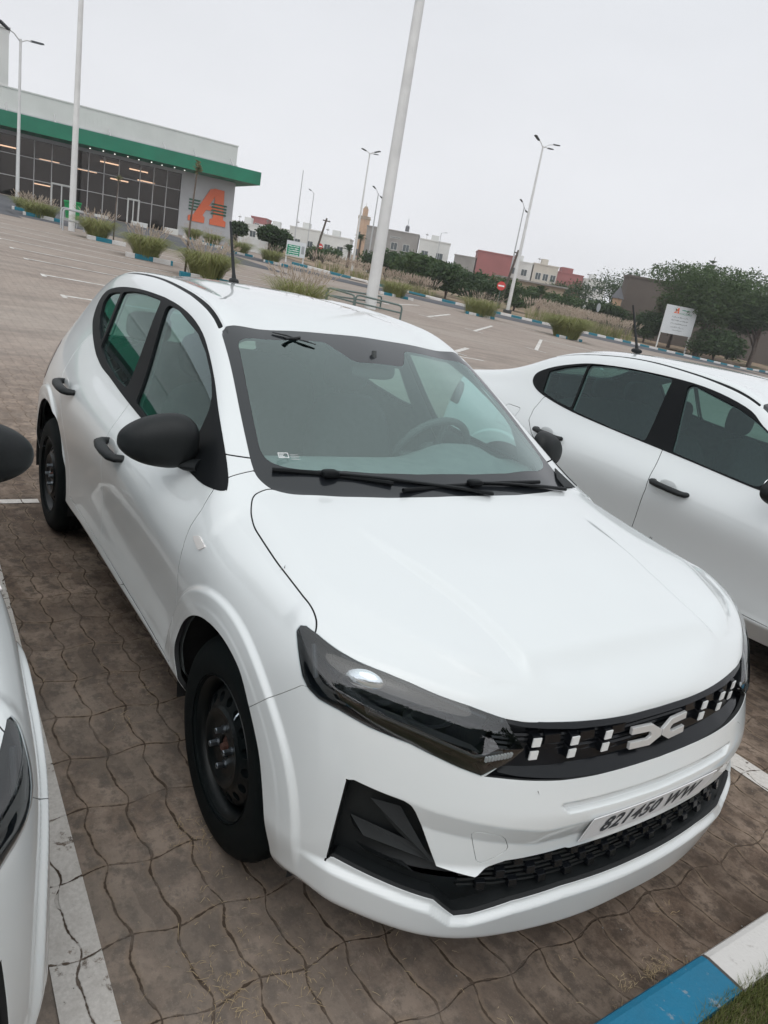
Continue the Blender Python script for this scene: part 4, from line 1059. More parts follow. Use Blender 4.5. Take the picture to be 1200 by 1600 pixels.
def road_paint():
    m = mat('road_paint', (.6, .58, .55), .7); nt, N, L, b = nodes(m); P = coords(nt)[0]
    L.new(mixc(nt, noise(nt, P, 3.5, 5, .7).ramp(.42, .64), (.66, .635, .605), (.40, .365, .335)), b.inputs['Base Color']); return m
M['far_line'] = road_paint()
def soil():
    m = mat('soil', (.2, .15, .1), .95, spec=.1); nt, N, L, b = nodes(m); P = coords(nt)[0]
    c = mixc(nt, noise(nt, P, 1.2, 5).ramp(.35, .65), (.25, .175, .125), (.36, .28, .21)); c = mixc(nt, noise(nt, P, .25, 4).ramp(.5, .62), c, (.10, .105, .055))
    L.new(c, b.inputs['Base Color']); bump(nt, noise(nt, P, 9, 5), b, .6, .05); return m
M['soil'] = soil()
def kerb_mat(axis, period, off, colB=(.0, .15, .27), white=(.60, .585, .57)):
    m = mat('kerb_paint', white, .6); nt, N, L, b = nodes(m); P, x, y, z = coords(nt)
    t = x if axis == 'x' else y
    f = ((t-off)/(2*period)).fract().lt(.5)
    wear = noise(nt, P, 22, 5, .7).ramp(.60, .68); wear2 = noise(nt, P, 4, 4).ramp(.5, .7)
    blue = mixc(nt, noise(nt, P, 5, 3).ramp(.35, .7), colB, tuple(c*.8+.012 for c in colB))
    c = mixc(nt, f, blue, mixc(nt, wear2*.35, white, (.42, .38, .35)))
    jt = (((t-off)/period).fract()-.5).abs().ramp(.4935, .4965)
    c = mixc(nt, wear*.55, c, (.36, .33, .31)); c = mixc(nt, jt, c, (.06, .05, .045))
    L.new(c, b.inputs['Base Color']); bump(nt, noise(nt, P, 70, 4)-jt*2, b, .35, .006); return m

# ---- ground sheet
def axis(a, b, fine0, fine1, df, dc):
    out = [a]
    while out[-1] < b: out.append(out[-1]+(df if fine0 <= out[-1] <= fine1 else dc))
    return out
def sheet(name, xs, ys, dz, m, kind='structure', inside=None):
    V = []; F = []; n = len(ys)
    for x in xs:
        for y in ys: V.append((x, y, terrain(x, y)+dz))
    for i in range(len(xs)-1):
        for j in range(n-1): F.append((i*n+j, (i+1)*n+j, (i+1)*n+j+1, i*n+j+1))
    o = mesh_obj(name, V, F, m, smooth=True); tag(o, kind=kind); return o
sheet('ground', [-1500, -900, -500, -300, -230]+axis(-200, 60, -24, 22, 1, 5)+[90, 200, 600, 1200], [-1200, -600, -250, -120]+axis(-80, 190, -24, 24, 1, 5)+[230, 320, 600, 1500], 0, M['ground'])
def ribbon(name, pts, w, dz, m, kind='structure', seg=1.5, z0=None):
    """flat strip along pts that follows the terrain"""
    P = []
    for (a, b) in zip(pts, pts[1:]):
        L = math.dist(a, b); k = max(1, int(L/seg))
        for i in range(k): P.append((a[0]+(b[0]-a[0])*i/k, a[1]+(b[1]-a[1])*i/k))
    P.append(pts[-1]); V = []; F = []
    for i, p in enumerate(P):
        q0, q1 = P[max(i-1, 0)], P[min(i+1, len(P)-1)]; dx, dy = q1[0]-q0[0], q1[1]-q0[1]; l = math.hypot(dx, dy); nx, ny = -dy/l, dx/l
        k = 1 if w < 1 else max(1, int(w/3))
        for j in range(k+1):
            t = (j/k-.5)*w; x, y = p[0]+nx*t, p[1]+ny*t; V.append((x, y, (terrain(x, y) if z0 is None else z0)+dz))
    for i in range(len(P)-1):
        for j in range(k): a = i*(k+1)+j; F.append((a, a+k+1, a+k+2, a+1))
    o = mesh_obj(name, V, F, m); tag(o, kind=kind); return o
# asphalt lane in front of the store, narrowing to the exit on the right
ribbon('road', [(-51.5, -70), (-51.5, -20), (-51.3, 4)], 31, .006, M['asphalt'], seg=4)
ribbon('road', [(-51.3, 4), (-51.0, 18)], 28, .006, M['asphalt'], seg=2)
ribbon('road', [(-52, 17), (-45.4, 25), (-43.6, 31), (-43.4, 60), (-43, 120)], 6.2, .010, M['asphalt'], seg=2)
# bay lines round the three cars (worn white paint on the blocks)
for yy in (-1.24, 1.30, 3.86, -3.74): ribbon('bay_line', [(.89, yy), (-3.05, yy)] if yy != -1.24 else [(.89, -1.291), (-3.05, -1.177)], .118, .004, M['line'])
for yy in (-1.24, 1.30): ribbon('bay_line', [(-3.05, yy-.42), (-3.05, yy-.12)], .07, .004, M['line']); ribbon('bay_line', [(-3.05, yy+.12), (-3.05, yy+.42)], .07, .004, M['line'])
# the field of empty bays behind
for x in (-13.5, -15.6, -17.8, -20.0, -22.3, -24.6, -27.0, -29.4):
    ribbon('bay_line', [(x, 1.35), (x+.25, 6.1)], .11, .005, M['far_line'])
    ribbon('bay_line', [(x-.08, 1.30), (x+.22, 1.30)], .09, .005, M['far_line'])
for x in (-13.5, -15.8, -18.2, -20.6, -23.0, -25.4, -27.8, -30.2): ribbon('bay_line', [(x, 7.4), (x+.3, 11.6)], .11, .005, M['far_line'])
for (a, b) in (((-25.8, 19), (-31.5, 24.8)), ((-22.9, 19.4), (-29.0, 25.8)), ((-19.4, 19.7), (-26.0, 26.6)), ((-14.0, 11.2), (-15.6, 13.0)), ((-28.9, 18.6), (-34.0, 24.4)), ((-32.4, 18.2), (-36.6, 23.6)), ((-33.2, 14.6), (-36.7, 19.4)), ((-16.4, 20.2), (-23.0, 27.0))):
    ribbon('bay_line', [a, b], .15, .005, M['far_line'])
    ribbon('bay_line', [(a[0]-.35, a[1]-.28), (a[0]+.45, a[1]+.10)], .13, .009, M['far_line'])
for (a, b) in (((-25.9, 26.4), (-25.1, 31.5)), ((-24, 12.9), (-22.2, 12.9)), ((-33.5, 30.0), (-33.0, 34.0)), ((-36.2, 8.5), (-36.4, 15.5)), ((-38.4, 9), (-39.2, 18))): ribbon('bay_line', [a, b], .13, .005, M['far_line'])
# soil beyond the far kerb and round the garden
def patchwork(name, poly, dz, m, step=3.):
    xs = [p[0] for p in poly]; ys = [p[1] for p in poly]; V = []; F = []; idx = {}
    x = min(xs)
    A = np.array(poly)
    X_ = np.arange(min(xs), max(xs)+step, step); Y_ = np.arange(min(ys), max(ys)+step, step)
    for i in range(len(X_)-1):
        for j in range(len(Y_)-1):
            c = np.array([[X_[i]+step/2, Y_[j]+step/2]])
            if sdf(c, A)[0] < 0:
                q = []
                for (a, b) in ((i, j), (i+1, j), (i+1, j+1), (i, j+1)):
                    if (a, b) not in idx: idx[(a, b)] = len(V); V.append((X_[a], Y_[b], terrain(X_[a], Y_[b])+dz))
                    q.append(idx[(a, b)])
                F.append(q)
    o = mesh_obj(name, V, F, m, smooth=True); tag(o, kind='structure'); return o
patchwork('bare_soil', [(-47.6, 36), (-47.4, 60), (-46.4, 88), (-46, 190), (-225, 190), (-225, 30), (-90, 36), (-56, 30), (-51, 31)], .05, M['soil'])
# kerbs
def kerb(name, pts, m, h=.13, w=.13, z0=None, seg=1.):
    P = []
    for (a, b) in zip(pts, pts[1:]):
        k = max(1, int(math.dist(a, b)/seg))
        for i in range(k): P.append((a[0]+(b[0]-a[0])*i/k, a[1]+(b[1]-a[1])*i/k))
    P.append(pts[-1]); V = []; F = []
    prof = [(-.5, -.1), (-.5, .80), (-.42, .96), (-.30, 1.0), (.5, 1.0), (.5, -.1)]
    for i, p in enumerate(P):
        q0, q1 = P[max(i-1, 0)], P[min(i+1, len(P)-1)]; dx, dy = q1[0]-q0[0], q1[1]-q0[1]; l = math.hypot(dx, dy); nx, ny = -dy/l, dx/l
        zb = terrain(*p) if z0 is None else z0
        for (a, b) in prof: V.append((p[0]+nx*a*w, p[1]+ny*a*w, zb+b*h))
    k = len(prof)
    for i in range(len(P)-1):
        for j in range(k): F.append((i*k+j, i*k+(j+1) % k, (i+1)*k+(j+1) % k, (i+1)*k+j))
    F += [tuple(range(k)), tuple((len(P)-1)*k+j for j in range(k-1, -1, -1))]
    b = MB(); b.add(V, F); o = b.obj(name, m); tag(o, kind='structure'); return o
KM = kerb_mat('y', 1.0, .14, white=(.60, .575, .555))
kerb('kerb', [(1.000, 30), (1.000, -30)], KM, .115, .125, 0, 2)
KF = kerb_mat('y', 1.25, .3, (.0, .15, .21))
kerb('kerb', [(-56.0, 27.0), (-53.2, 29.2), (-49.6, 32.8), (-47.5, 37), (-47.2, 48), (-47.0, 60), (-45.6, 70), (-45.0, 88), (-45, 140)], KF, .20, .22)
KP = kerb_mat('y', .62, .2, (.0, .17, .24))
def planter_kerb(x, y, w=1.6):
    kerb('planter_kerb', [(x+.45, y-w/2), (x+.45, y+w/2)], KP, .16, .16)
# garden strip the photographer stands on
def garden():
    xs = [1.062+.12*i for i in range(14)]+[3, 5, 9, 20]; ys = [-12+.5*i for i in range(49)]; V = []; F = []; n = len(ys)
    for x in xs:
        for y in ys: V.append((x, y, .092+.012*math.sin(x*9+y*5)+.006*rnd.random()))
    for i in range(len(xs)-1):
        for j in range(n-1): F.append((i*n+j, (i+1)*n+j, (i+1)*n+j+1, i*n+j+1))
    o = mesh_obj('garden_soil', V, F, M['soil'], smooth=True); tag(o, kind='structure')
garden()
# ------------------------------------------------------------------ plants
def leafmat(name, c1, c2, tr=.25):
    m = mat(name, c1, .6, spec=.25); nt, N, L, b = nodes(m)
    P = objc(nt)[0]; info = N.new('ShaderNodeNewGeometry')
    n = noise(nt, P, .9, 4).ramp(.35, .65); r = X(nt, info.outputs['Random Per Island'])
    c = mixc(nt, r*.6+n*.4, c1, c2); L.new(c, b.inputs['Base Color'])
    t = N.new('ShaderNodeBsdfTranslucent'); L.new(c, t.inputs[0]); mx = N.new('ShaderNodeMixShader'); mx.inputs[0].default_value = tr
    L.new(b.outputs[0], mx.inputs[1]); L.new(t.outputs[0], mx.inputs[2]); L.new(mx.outputs[0], N['Material Output'].inputs[0]); return m
M['leaf_dark'] = leafmat('dark_leaves', (.030, .062, .026), (.066, .10, .038))
M['leaf_mid'] = leafmat('green_leaves', (.042, .080, .028), (.085, .125, .045))
M['leaf_olive'] = leafmat('olive_leaves', (.11, .12, .065), (.17, .165, .09))
M['bark'] = varied('bark', (.13, .10, .08), .9, 5, .4, .4, 20)
M['blade'] = leafmat('grass_blades', (.17, .20, .065), (.33, .33, .14), .3)
M['plume'] = leafmat('seed_heads', (.42, .33, .27), (.58, .50, .41), .3)
M['lawn'] = leafmat('lawn_blades', (.085, .125, .035), (.20, .19, .07), .3)
M['straw'] = leafmat('straw', (.34, .24, .13), (.48, .38, .24), .1)
def crown_mesh(mb, lobes, n, leaf, r):
    for _ in range(n):
        c, rad = r.choices(lobes, weights=[l[1][0]*l[1][1]*l[1][2] for l in lobes])[0]
        while True:
            d = Vector((r.gauss(0, 1), r.gauss(0, 1), r.gauss(0, 1)))
            if d.length > .1: break
        d.normalize(); k = (r.random()**.35)*(.80+.28*math.sin(d.x*7+c[0]*3)*math.sin(d.y*6+c[1]*5)*math.sin(d.z*8+c[2]))
        p = Vector((c[0]+d.x*rad[0]*k, c[1]+d.y*rad[1]*k, c[2]+d.z*rad[2]*k))
        a = Vector((r.gauss(0, 1), r.gauss(0, 1), r.gauss(0, .6))).normalized(); b = a.cross(Vector((r.gauss(0, 1), r.gauss(0, 1), r.gauss(0, 1)))).normalized()
        s = leaf*(.5+r.random()); L_ = s*(1.2+r.random())
        mb.add([p-b*s*.35, p+a*L_*.5-b*s*.45, p+a*L_, p+a*L_*.55+b*s*.45, p+b*s*.35-a*L_*.1], [(0, 1, 2, 3, 4)])
def make_tree(name, label, loc, h, w, m='leaf_dark', n=1500, leaf=.22, seed=1, group=None, trunk=.28, squat=.55, cat='tree'):
    r = random.Random(seed); t = empty(name, loc); tag(t, label, cat, group)
    lobes = []; cz = h*(1-squat/2)
    for k in range(13):
        a = 2*math.pi*r.random(); q = r.random()**.5*w*.36
        lobes.append(((q*math.cos(a), q*math.sin(a), cz+(r.random()-.45)*h*squat*.55), (w*(.20+.15*r.random()), w*(.20+.15*r.random()), h*squat*(.22+.16*r.random()))))
    mb = MB(); crown_mesh(mb, lobes, n, leaf, r); mb.obj('crown', M[m], t, recalc=False)
    mb = MB(); tr = h*.018+.04
    mb.tube([(0, 0, -.3), (tr*.5, 0, h*trunk*.6), (0, tr, h*trunk*1.3), (tr, 0, cz)], [tr*1.5, tr*1.15, tr*.9, tr*.3], 9)
    for k in range(6):
        l = lobes[k][0]; mb.tube([(0, 0, h*trunk*(.7+.1*k)), (l[0]*.5, l[1]*.5, l[2]*.8), l], [tr*.55, tr*.35, tr*.1], 6)
    mb.obj('trunk', M['bark'], t, True); return t
def grass_clump(mb, c, r0, h, n, r, lean=.7, w=.012, curve=1.):
    for _ in range(n):
        a = 2*math.pi*r.random(); q = r0*r.random()**.5*.45; b = Vector((c[0]+q*math.cos(a), c[1]+q*math.sin(a), c[2]))
        a2 = a+r.gauss(0, .5); L_ = h*(.55+.55*r.random()); ln = lean*(.2+.8*r.random()); d = Vector((math.cos(a2), math.sin(a2), 0)); s = Vector((-math.sin(a2), math.cos(a2), 0))*w*(.6+.8*r.random())
        p1 = b+Vector((0, 0, L_*.5))+d*L_*ln*.22; p2 = b+Vector((0, 0, L_*.85))+d*L_*ln*.6; p3 = b+Vector((0, 0, L_*(.95-.25*ln)))+d*L_*ln*1.05*curve
        mb.add([b-s, b+s, p1+s*.9, p1-s*.9, p2+s*.6, p2-s*.6, p3], [(0, 1, 2, 3), (3, 2, 4, 5), (5, 4, 6)])
def plumes(mb, c, r0, h, n, r, size=1.):
    for _ in range(n):
        a = 2*math.pi*r.random(); ln = .15+.6*r.random(); L_ = h*(.85+.4*r.random()); d = Vector((math.cos(a), math.sin(a), 0)); b = Vector(c)+d*r0*.25
        p1 = b+Vector((0, 0, L_*.7))+d*L_*ln*.45; p2 = b+Vector((0, 0, L_))+d*L_*ln*.85; q = p2+(p2-p1).normalized()*.02; s = Vector((-d.y, d.x, 0))*.004
        mb.add([b-s, b+s, p1+s, p1-s, p2], [(0, 1, 2, 3), (3, 2, 4)])
        ax = (p2-p1).normalized(); e = p1.lerp(p2, .55)
        for k in range(7):
            th = r.random()*6.28; t = k/7; rr = .016*size*math.sin(math.pi*(t*.85+.12)); u = ax.cross(Vector((math.cos(th), math.sin(th), .3))).normalized()
            o = e+ax*(.16*size*t); mb.add([o-u*rr, o+ax*.05*size, o+u*rr+ax*.01, o-ax*.02], [(0, 1, 2, 3)])
def make_bush(label, x, y, w, h, seed, n=420, pl=60, group='tufts of ornamental grass in the parking islands', bw=.012, kerb_=True, base=None):
    r = random.Random(seed); z = terrain(x, y) if base is None else base; t = empty('ornamental_grass', (x, y, z)); tag(t, label, 'grass tuft', group)
    mb = MB(); k = max(3, int(w/.35))
    cs = [(r.gauss(0, w*.10), r.gauss(0, w*(.10 if w < 2.2 else .17)), 0) for _ in range(k)]
    for c in cs: grass_clump(mb, c, w*.45, h*.92, int(n*2.4)//k, r, 1.5, bw*.75)
    mb.obj('leaf_blades', M['blade'], t, recalc=False)
    mb = MB()
    for c in cs: plumes(mb, c, w*.55, h*1.02, pl//k, r, 1.1)
    mb.obj('seed_heads', M['plume'], t, recalc=False)
    if kerb_: planter_kerb(x, y, w*1.1)
    return t
make_bush('round green grass tuft nearest above the car roof, left of its aerial', -21.8, 7.0, 1.65, 1.02, 3, 900, 150)
make_bush('green grass tuft behind the blue and white kerb, between two other tufts', -25.7, 6.3, 1.45, .95, 4, 700, 110)
make_bush('grass tuft beside the blue-tipped kerb, right of the wire barrier', -31.3, 6.2, 1.35, .98, 5, 600, 90)
make_bush('loose feathery grass tuft rising over the roof of the nearest white car', -17.2, 8.1, 1.9, .98, 6, 420, 150, bw=.010)
make_bush('pair of brownish tufts in front of the blue and white far kerb, right of the tall mast', -38.3, 25.4, 2.3, 1.05, 7, 500, 110)
make_bush('twin grass tufts in front of the red stop sign at right', -36.6, 31.0, 2.2, 1.3, 8, 600, 120)
make_bush('big green tuft right of centre, behind the blue kerb near the second car', -32.0, 34.7, 2.1, 1.6, 9, 1400, 260, bw=.016)
for k, (x, y, w) in enumerate(((-40.0, 5.3, 1.6), (-43.6, 5.2, 1.4))): make_bush(('long dry tuft on the island left of the wire barrier', 'smaller dry tuft at the far left edge of the island')[k], x, y, w, .8, 20+k, 420, 90, bw=.016)
for k, (x, y) in enumerate(((-60.5, 20.0), (-56, 19.9), (-51.5, 20.4), (-47.9, 21.5))):
    make_bush(('small tuft in front of the big orange letter on the store', 'small tuft below the right corner of the store', 'small tuft beside the dark lane, right of the store corner', 'small tuft at the lane in front of the green and white sign')[k], x, y, 1.7, 1.05, 30+k, 360, 60, bw=.016)
# hedges of feathery grass behind the far kerb
def hedge(label, a, b, h, n, seed):
    r = random.Random(seed); t = empty('grass_hedge', (a[0], a[1], terrain(*a))); tag(t, label, 'grass hedge'); m1 = MB(); m2 = MB(); L_ = math.dist(a, b)
    for k in range(int(L_/.55)):
        f = k/max(1, int(L_/.55)-1); x = (b[0]-a[0])*f+r.uniform(-.5, .5); y = (b[1]-a[1])*f+r.uniform(-.4, .4); z = terrain(a[0]+x, a[1]+y)-terrain(*a)
        grass_clump(m1, (x, y, z), 1.1, h*.8, n, r, .7, .018); plumes(m2, (x, y, z), .9, h, n, r, 2.4)
    m1.obj('leaf_blades', M['blade'], t, recalc=False); m2.obj('seed_heads', M['plume'], t, recalc=False)
hedge('long pinkish feathery grass hedge behind the kerb, left of the white signboard', (-48.6, 48.0), (-50.0, 62.5), 1.7, 46, 41)
hedge('low dry grass bank along the curved kerb below the green and white sign', (-55.5, 29.6), (-49.4, 36.5), 1.15, 36, 42)
# small trees and scrub beyond the kerb
TR = [ # x, y, height, width, leaf, label
 (-82.7, 33.0, 2.6, 2.3, 'leaf_dark', 'small round tree just right of the store corner'),
 (-65.2, 29.4, 2.6, 3.2, 'leaf_dark', 'dark round tree left of the green and white sign'),
 (-84.0, 45.0, 2.1, 5.0, 'leaf_mid', 'low green bush behind the first red sign'),
 (-66.9, 43.4, 3.4, 6.0, 'leaf_dark', 'dark green bushy tree right of the tall white mast'),
 (-59.0, 42.0, 3.5, 6.0, 'leaf_mid', 'broad bush between the mast and the bare grey block'),
 (-53.8, 41.6, 3.0, 4.4, 'leaf_dark', 'round dark bush just left of the twin grass tufts'),
 (-62.5, 52.9, 3.6, 6.4, 'leaf_dark', 'dark scrub tree behind the red stop sign'),
 (-70.0, 58.0, 3.6, 8.0, 'leaf_mid', 'mid green thicket below the windowless red building'),
 (-66.9, 62.6, 3.4, 6.5, 'leaf_mid', 'bright green bush in front of the low tan building'),
 (-66.8, 70.3, 3.5, 5.6, 'leaf_mid', 'leafy bush left of the grey road sign disc'),
 (-61.9, 73.0, 3.9, 6.4, 'leaf_dark', 'dark bush right of the grey road sign disc'),
 (-57.4, 75.9, 3.8, 5.8, 'leaf_dark', 'dark bush below the little pointed roof'),
 (-87.0, 93.0, 6.0, 9.5, 'leaf_dark', 'tall dark tree in front of the second red building'),
 (-84.0, 100., 9.6, 12.0, 'leaf_dark', 'tall hazy tree rising behind the blank brown wall'),
 (-80.0, 98.5, 9.3, 7.0, 'leaf_dark', 'hazy tree behind the little pointed roof'),
 (-52.0, 79.0, 10.4, 13.5, 'leaf_mid', 'biggest dark tree with a broad crown, right of the white signboard'),
 (-48.0, 84.0, 9.2, 12.0, 'leaf_dark', 'wide dark tree at the right edge of the picture'),
 (-56.8, 80.2, 6.8, 4.8, 'leaf_olive', 'thin olive tree against the brown wall, left of the signboard'),
 (-48.0, 76.5, 3.6, 5.4, 'leaf_dark', 'low dark bush at the foot of the biggest tree'),
]
TR += [(15+2*math.sin(k*2.1), -26+6.5*k, 5.2+.8*math.sin(k*1.7), 8.6, 'leaf_dark', 'unseen tree added behind the photographer for reflections, number %s of its row from the store side' % w_) for k, w_ in enumerate(('one', 'two', 'three', 'four', 'five', 'six', 'seven', 'eight'))]  # row added behind the camera to darken reflections in glass and paint
for k, (x, y, h, w, m, lab) in enumerate(TR):
    big = h > 7
    make_tree('broadleaf_tree', lab, (x, y, terrain(x, y)), h, w, m, 34000 if big and x > -60 and x < 0 else (7500 if x > -68 and x < 0 else 3500), .125 if big and x > -60 and x < 0 else (.15 if x < 0 else .30), 100+k, 'trees and scrub beyond the car park', .12 if h < 5 else .3, .92 if h < 5 else .72)
# araucaria top and a small palm
def araucaria(loc, h):
    t = empty('norfolk_pine', loc); tag(t, 'slim norfolk pine whose tip shows above the big tree', 'pine'); mb = MB(); mb.tube([(0, 0, 0), (.1, 0, h)], [.25, .04], 8); mb.obj('trunk', M['bark'], t); mb = MB(); r = random.Random(5)
    for k in range(14):
        z = h*(.35+.64*k/14); L_ = (h-z)*.30+.5
        for j in range(7):
            a = j*.9+k*.4
            for i in range(9):
                f = (i+1)/9; p = Vector((math.cos(a)*L_*f, math.sin(a)*L_*f, z+.25*L_*f*f)); s = .22*(1.2-f)
                mb.add([p+Vector((0, 0, -s)), p+Vector((s*math.sin(a), -s*math.cos(a), 0)), p+Vector((0, 0, s)), p+Vector((-s*math.sin(a), s*math.cos(a), 0))], [(0, 1, 2, 3)])
    mb.obj('crown', M['leaf_dark'], t, recalc=False)
araucaria((-71.9, 106.6, -.5), 14.2)
def palm(label, loc, h, seed):
    r = random.Random(seed); t = empty('palm_tree', loc); tag(t, label, 'palm'); mb = MB(); mb.tube([(0, 0, 0), (.1, 0, h*.75)], [.22, .16], 9); mb.obj('trunk', M['bark'], t); mb = MB()
    for k in range(34):
        a = r.random()*6.28; el = r.uniform(-.3, 1.3); L_ = 1.7; d = Vector((math.cos(a)*math.cos(el), math.sin(a)*math.cos(el), math.sin(el))); s = Vector((-math.sin(a), math.cos(a), 0)); p0 = Vector((.1, 0, h*.75))
        for i in range(8):
            f = i/8; p = p0+d*L_*f+Vector((0, 0, -.9*f*f)); w = .35*math.sin(math.pi*(f*.9+.1))
            for q in (1, -1): mb.add([p, p+s*q*w+d*.18, p+d*.12], [(0, 1, 2)])
    mb.obj('fronds', M['leaf_dark'], t, recalc=False)
palm('dark palm in front of the minaret foot', (-108.5, 64.8, 2.6), 6.0, 1); palm('small palm on the dry bank, right of the first stop sign', (-89.8, 52.0, 2.1), 3.0, 2); palm('small palm beside the tan building', (-58.5, 58.2, .6), 3.2, 3)
# ------------------------------------------------------------------ buildings
def wallmat(name, col, amt=.12, sc=.35): return varied(name, col, .85, sc, amt, .1, 8, world=True)
M['render_white'] = wallmat('white_render', (.62, .62, .60)); M['render_cream'] = wallmat('cream_render', (.52, .48, .42)); M['render_red'] = wallmat('red_render', (.30, .105, .10), .15)
M['concrete'] = wallmat('bare_concrete', (.27, .255, .24), .2, .6); M['render_tan'] = wallmat('tan_render', (.36, .29, .215)); M['minaret'] = wallmat('minaret_render', (.50, .335, .225)); M['wall_brown'] = wallmat('brown_wall', (.115, .094, .080), .18, .3)
M['dark_window'] = mat('window_pane', (.045, .06, .065), .15); M['roof_grey'] = mat('slate', (.12, .12, .13), .7)
def block(name, label, A, B, z0, z1, depth, m, wins=(), group=None, extra=None, cat='building', win_name='window'):
    """box building whose front runs from A to B and faces the car park"""
    L_ = math.dist(A, B); rz = math.atan2(B[1]-A[1], B[0]-A[0]); t = empty(name, (A[0], A[1], z0), rz); tag(t, label, cat, group); H = z1-z0
    mb = MB(); mb.box((0, 0, -1.5), (L_, depth, H)); mb.obj('wall', M[m], t)
    mb = MB(); e = .12
    for a, b in (((-e, -e, H), (L_+e, .14, H+.28)), ((-e, depth-.14, H), (L_+e, depth+e, H+.28)), ((-e, .14, H), (.14, depth-.14, H+.28)), ((L_-.14, .14, H), (L_+e, depth-.14, H+.28))): mb.box(a, b)
    mb.obj('parapet', M[m], t)
    for (x, z, w, h) in wins:
        w_ = MB(); x0, x1, zz0, zz1 = x-w/2, x+w/2, z-h/2, z+h/2; f = .07
        for a, b in (((x0-f, -.09, zz0-f), (x1+f, -.002, zz0)), ((x0-f, -.06, zz1), (x1+f, -.002, zz1+f)), ((x0-f, -.06, zz0), (x0, -.002, zz1)), ((x1, -.06, zz0), (x1+f, -.002, zz1)), ((x-.03, -.05, zz0), (x+.03, -.002, zz1))): w_.box(a, b)
        wo = w_.obj(win_name, M['render_white'], t); g = MB(); g.box((x0, -.03, zz0), (x1, -.004, zz1)); g.obj('pane', M['dark_window'], wo)
    if extra: extra(t, L_, H, depth)
    return t
def clutter(mb_m):
    def f(t, L_, H, d):
        mb = MB(); mb.box((L_*.35, d*.3, H), (L_*.6, d*.6, H+1.6)); mb.obj('stair_head', M[mb_m], t)
        mb = MB(); mb.tube([(L_*.2, d*.2, H), (L_*.2, d*.2, H+1.9)], .03, 6); mb.lathe([(0, .0), (.35, .12), (.42, .22)], 16, 'Z', (L_*.2, d*.2, H+1.2)); mb.obj('satellite_dish', M['concrete'], t)
    return f
grid = lambda xs, zs, w, h: [(x, z, w, h) for x in xs for z in zs]
def water_tank(t, L_, H, d):
    mb = MB(); mb.lathe([(0, 0), (.5, 0), (.5, 1.1), (.3, 1.4), (0, 1.4)], 20, 'Z', (L_*.75, d*.3, H+.6)); mb.tube([(L_*.75, d*.3, H+2), (L_*.75, d*.3, H+3.6)], .05, 6); mb.obj('water_tank', M['roof_grey'], t)
block('apartment_block', 'bare grey concrete apartment block right of the tall mast', (-162.3, 98.6), (-154.6, 108.9), 3.0, 13.0, 9, 'concrete', grid((4.0, 7.2, 10.2), (3.2, 6.6), 1.5, 1.6)+[(7.2, 8.6, 2.4, .2)], extra=water_tank)
block('apartment_block', 'white apartment block joined to the right of the bare grey one', (-154.4, 109.2), (-149.8, 115.2), 2.6, 12.3, 9, 'render_white', grid((1.7, 5.4), (3.0, 6.4), 1.6, 1.6), extra=clutter('render_white'))
R_row = [(-171.0, 67.6), (-167.3, 72.9), (-163.3, 78.6), (-159.2, 84.4), (-155.0, 90.2)]
for k, (a, b) in enumerate(zip(R_row, R_row[1:])):
    block('terrace_house', ('white terrace house next to the store corner, leftmost of its row', 'white terrace house, second from the left in its row', 'white terrace house, third from the left in its row', 'white terrace house at the right end of its row')[k], a, (b[0]-(b[0]-a[0])*.01, b[1]-(b[1]-a[1])*.01), 3.6, 8.1+.22*k+(.7 if k == 2 else 0), 8, 'render_white', grid((2.0, 5.0), (2.6,), 1.3, 1.3), 'white terrace houses far behind the sign', clutter('render_white'))
block('terrace_house', 'dusty red house standing behind the white terrace', (-176.5, 74.5), (-174.4, 77.6), 4.2, 10.2, 7, 'render_red', [(1.5, 4.2, 1, 1.1)])
block('apartment_block', 'big windowless red building left of the lamp posts', (-138.0, 114.6), (-133.0, 121.4), 1.6, 11.5, 9, 'render_red')
block('apartment_block', 'narrow grey building touching the left side of the big red one', (-142.2, 111.2), (-138.2, 114.3), 1.8, 9.7, 8, 'concrete')
block('apartment_block', 'white three storey building right of the lamp posts', (-137.2, 124.4), (-134.2, 128.8), 1.4, 11.0, 8, 'render_white', grid((1.3, 3.6), (4.2, 7.4), 1.3, 1.4), extra=clutter('render_white'))
block('apartment_block', 'cream building with bay windows, right of the white three storey one', (-134.0, 129.1), (-130.6, 133.9), 1.2, 11.2, 8, 'render_cream', grid((1.4, 3.2, 5.0), (4.2, 7.4), 1.2, 1.5), extra=clutter('render_cream'))
block('apartment_block', 'red building with a stepped roof, right of the cream one', (-142.4, 143.2), (-137.4, 150.4), .8, 11.0, 8, 'render_red', extra=lambda t, L_, H, d: MB().box((3.0, .3, H), (5.9, 4, H+1.5)).obj('stair_head', M['render_red'], t))
block('apartment_block', 'white building right of the stepped red one', (-138.2, 151.6), (-134.6, 156.4), .6, 10.6, 8, 'render_white', grid((1.4, 3.2, 5.0), (5.0, 8.0), 1.1, 1.3), extra=clutter('render_white'))
for k, (a, b, z) in enumerate((((-200, 150), (-196.5, 155.5), 8.4), ((-196.2, 156.), (-192.6, 161.6), 9.2), ((-205., 143.), (-201, 149), 8.0))):
    block('terrace_house', ('tiny white house above the scrub, left of its two neighbours', 'tiny white house above the scrub, nearest the grey building', 'tiny white house half hidden by the scrub near the mast')[k], a, b, 2.6, z, 8, 'render_white', grid((1.8, 4.4), (4.0,), 1.3, 1.3))
block('kiosk_building', 'low tan flat-roofed building behind the lamp posts', (-81.6, 72.2), (-75.9, 79.9), .3, 4.45, 5, 'render_tan', [(6.6, 2.3, 2.0, .9)], extra=lambda t, L_, H, d: MB().box((-.4, -.5, H+.281), (L_+.4, d+.4, H+.5)).obj('roof', M['concrete'], t))
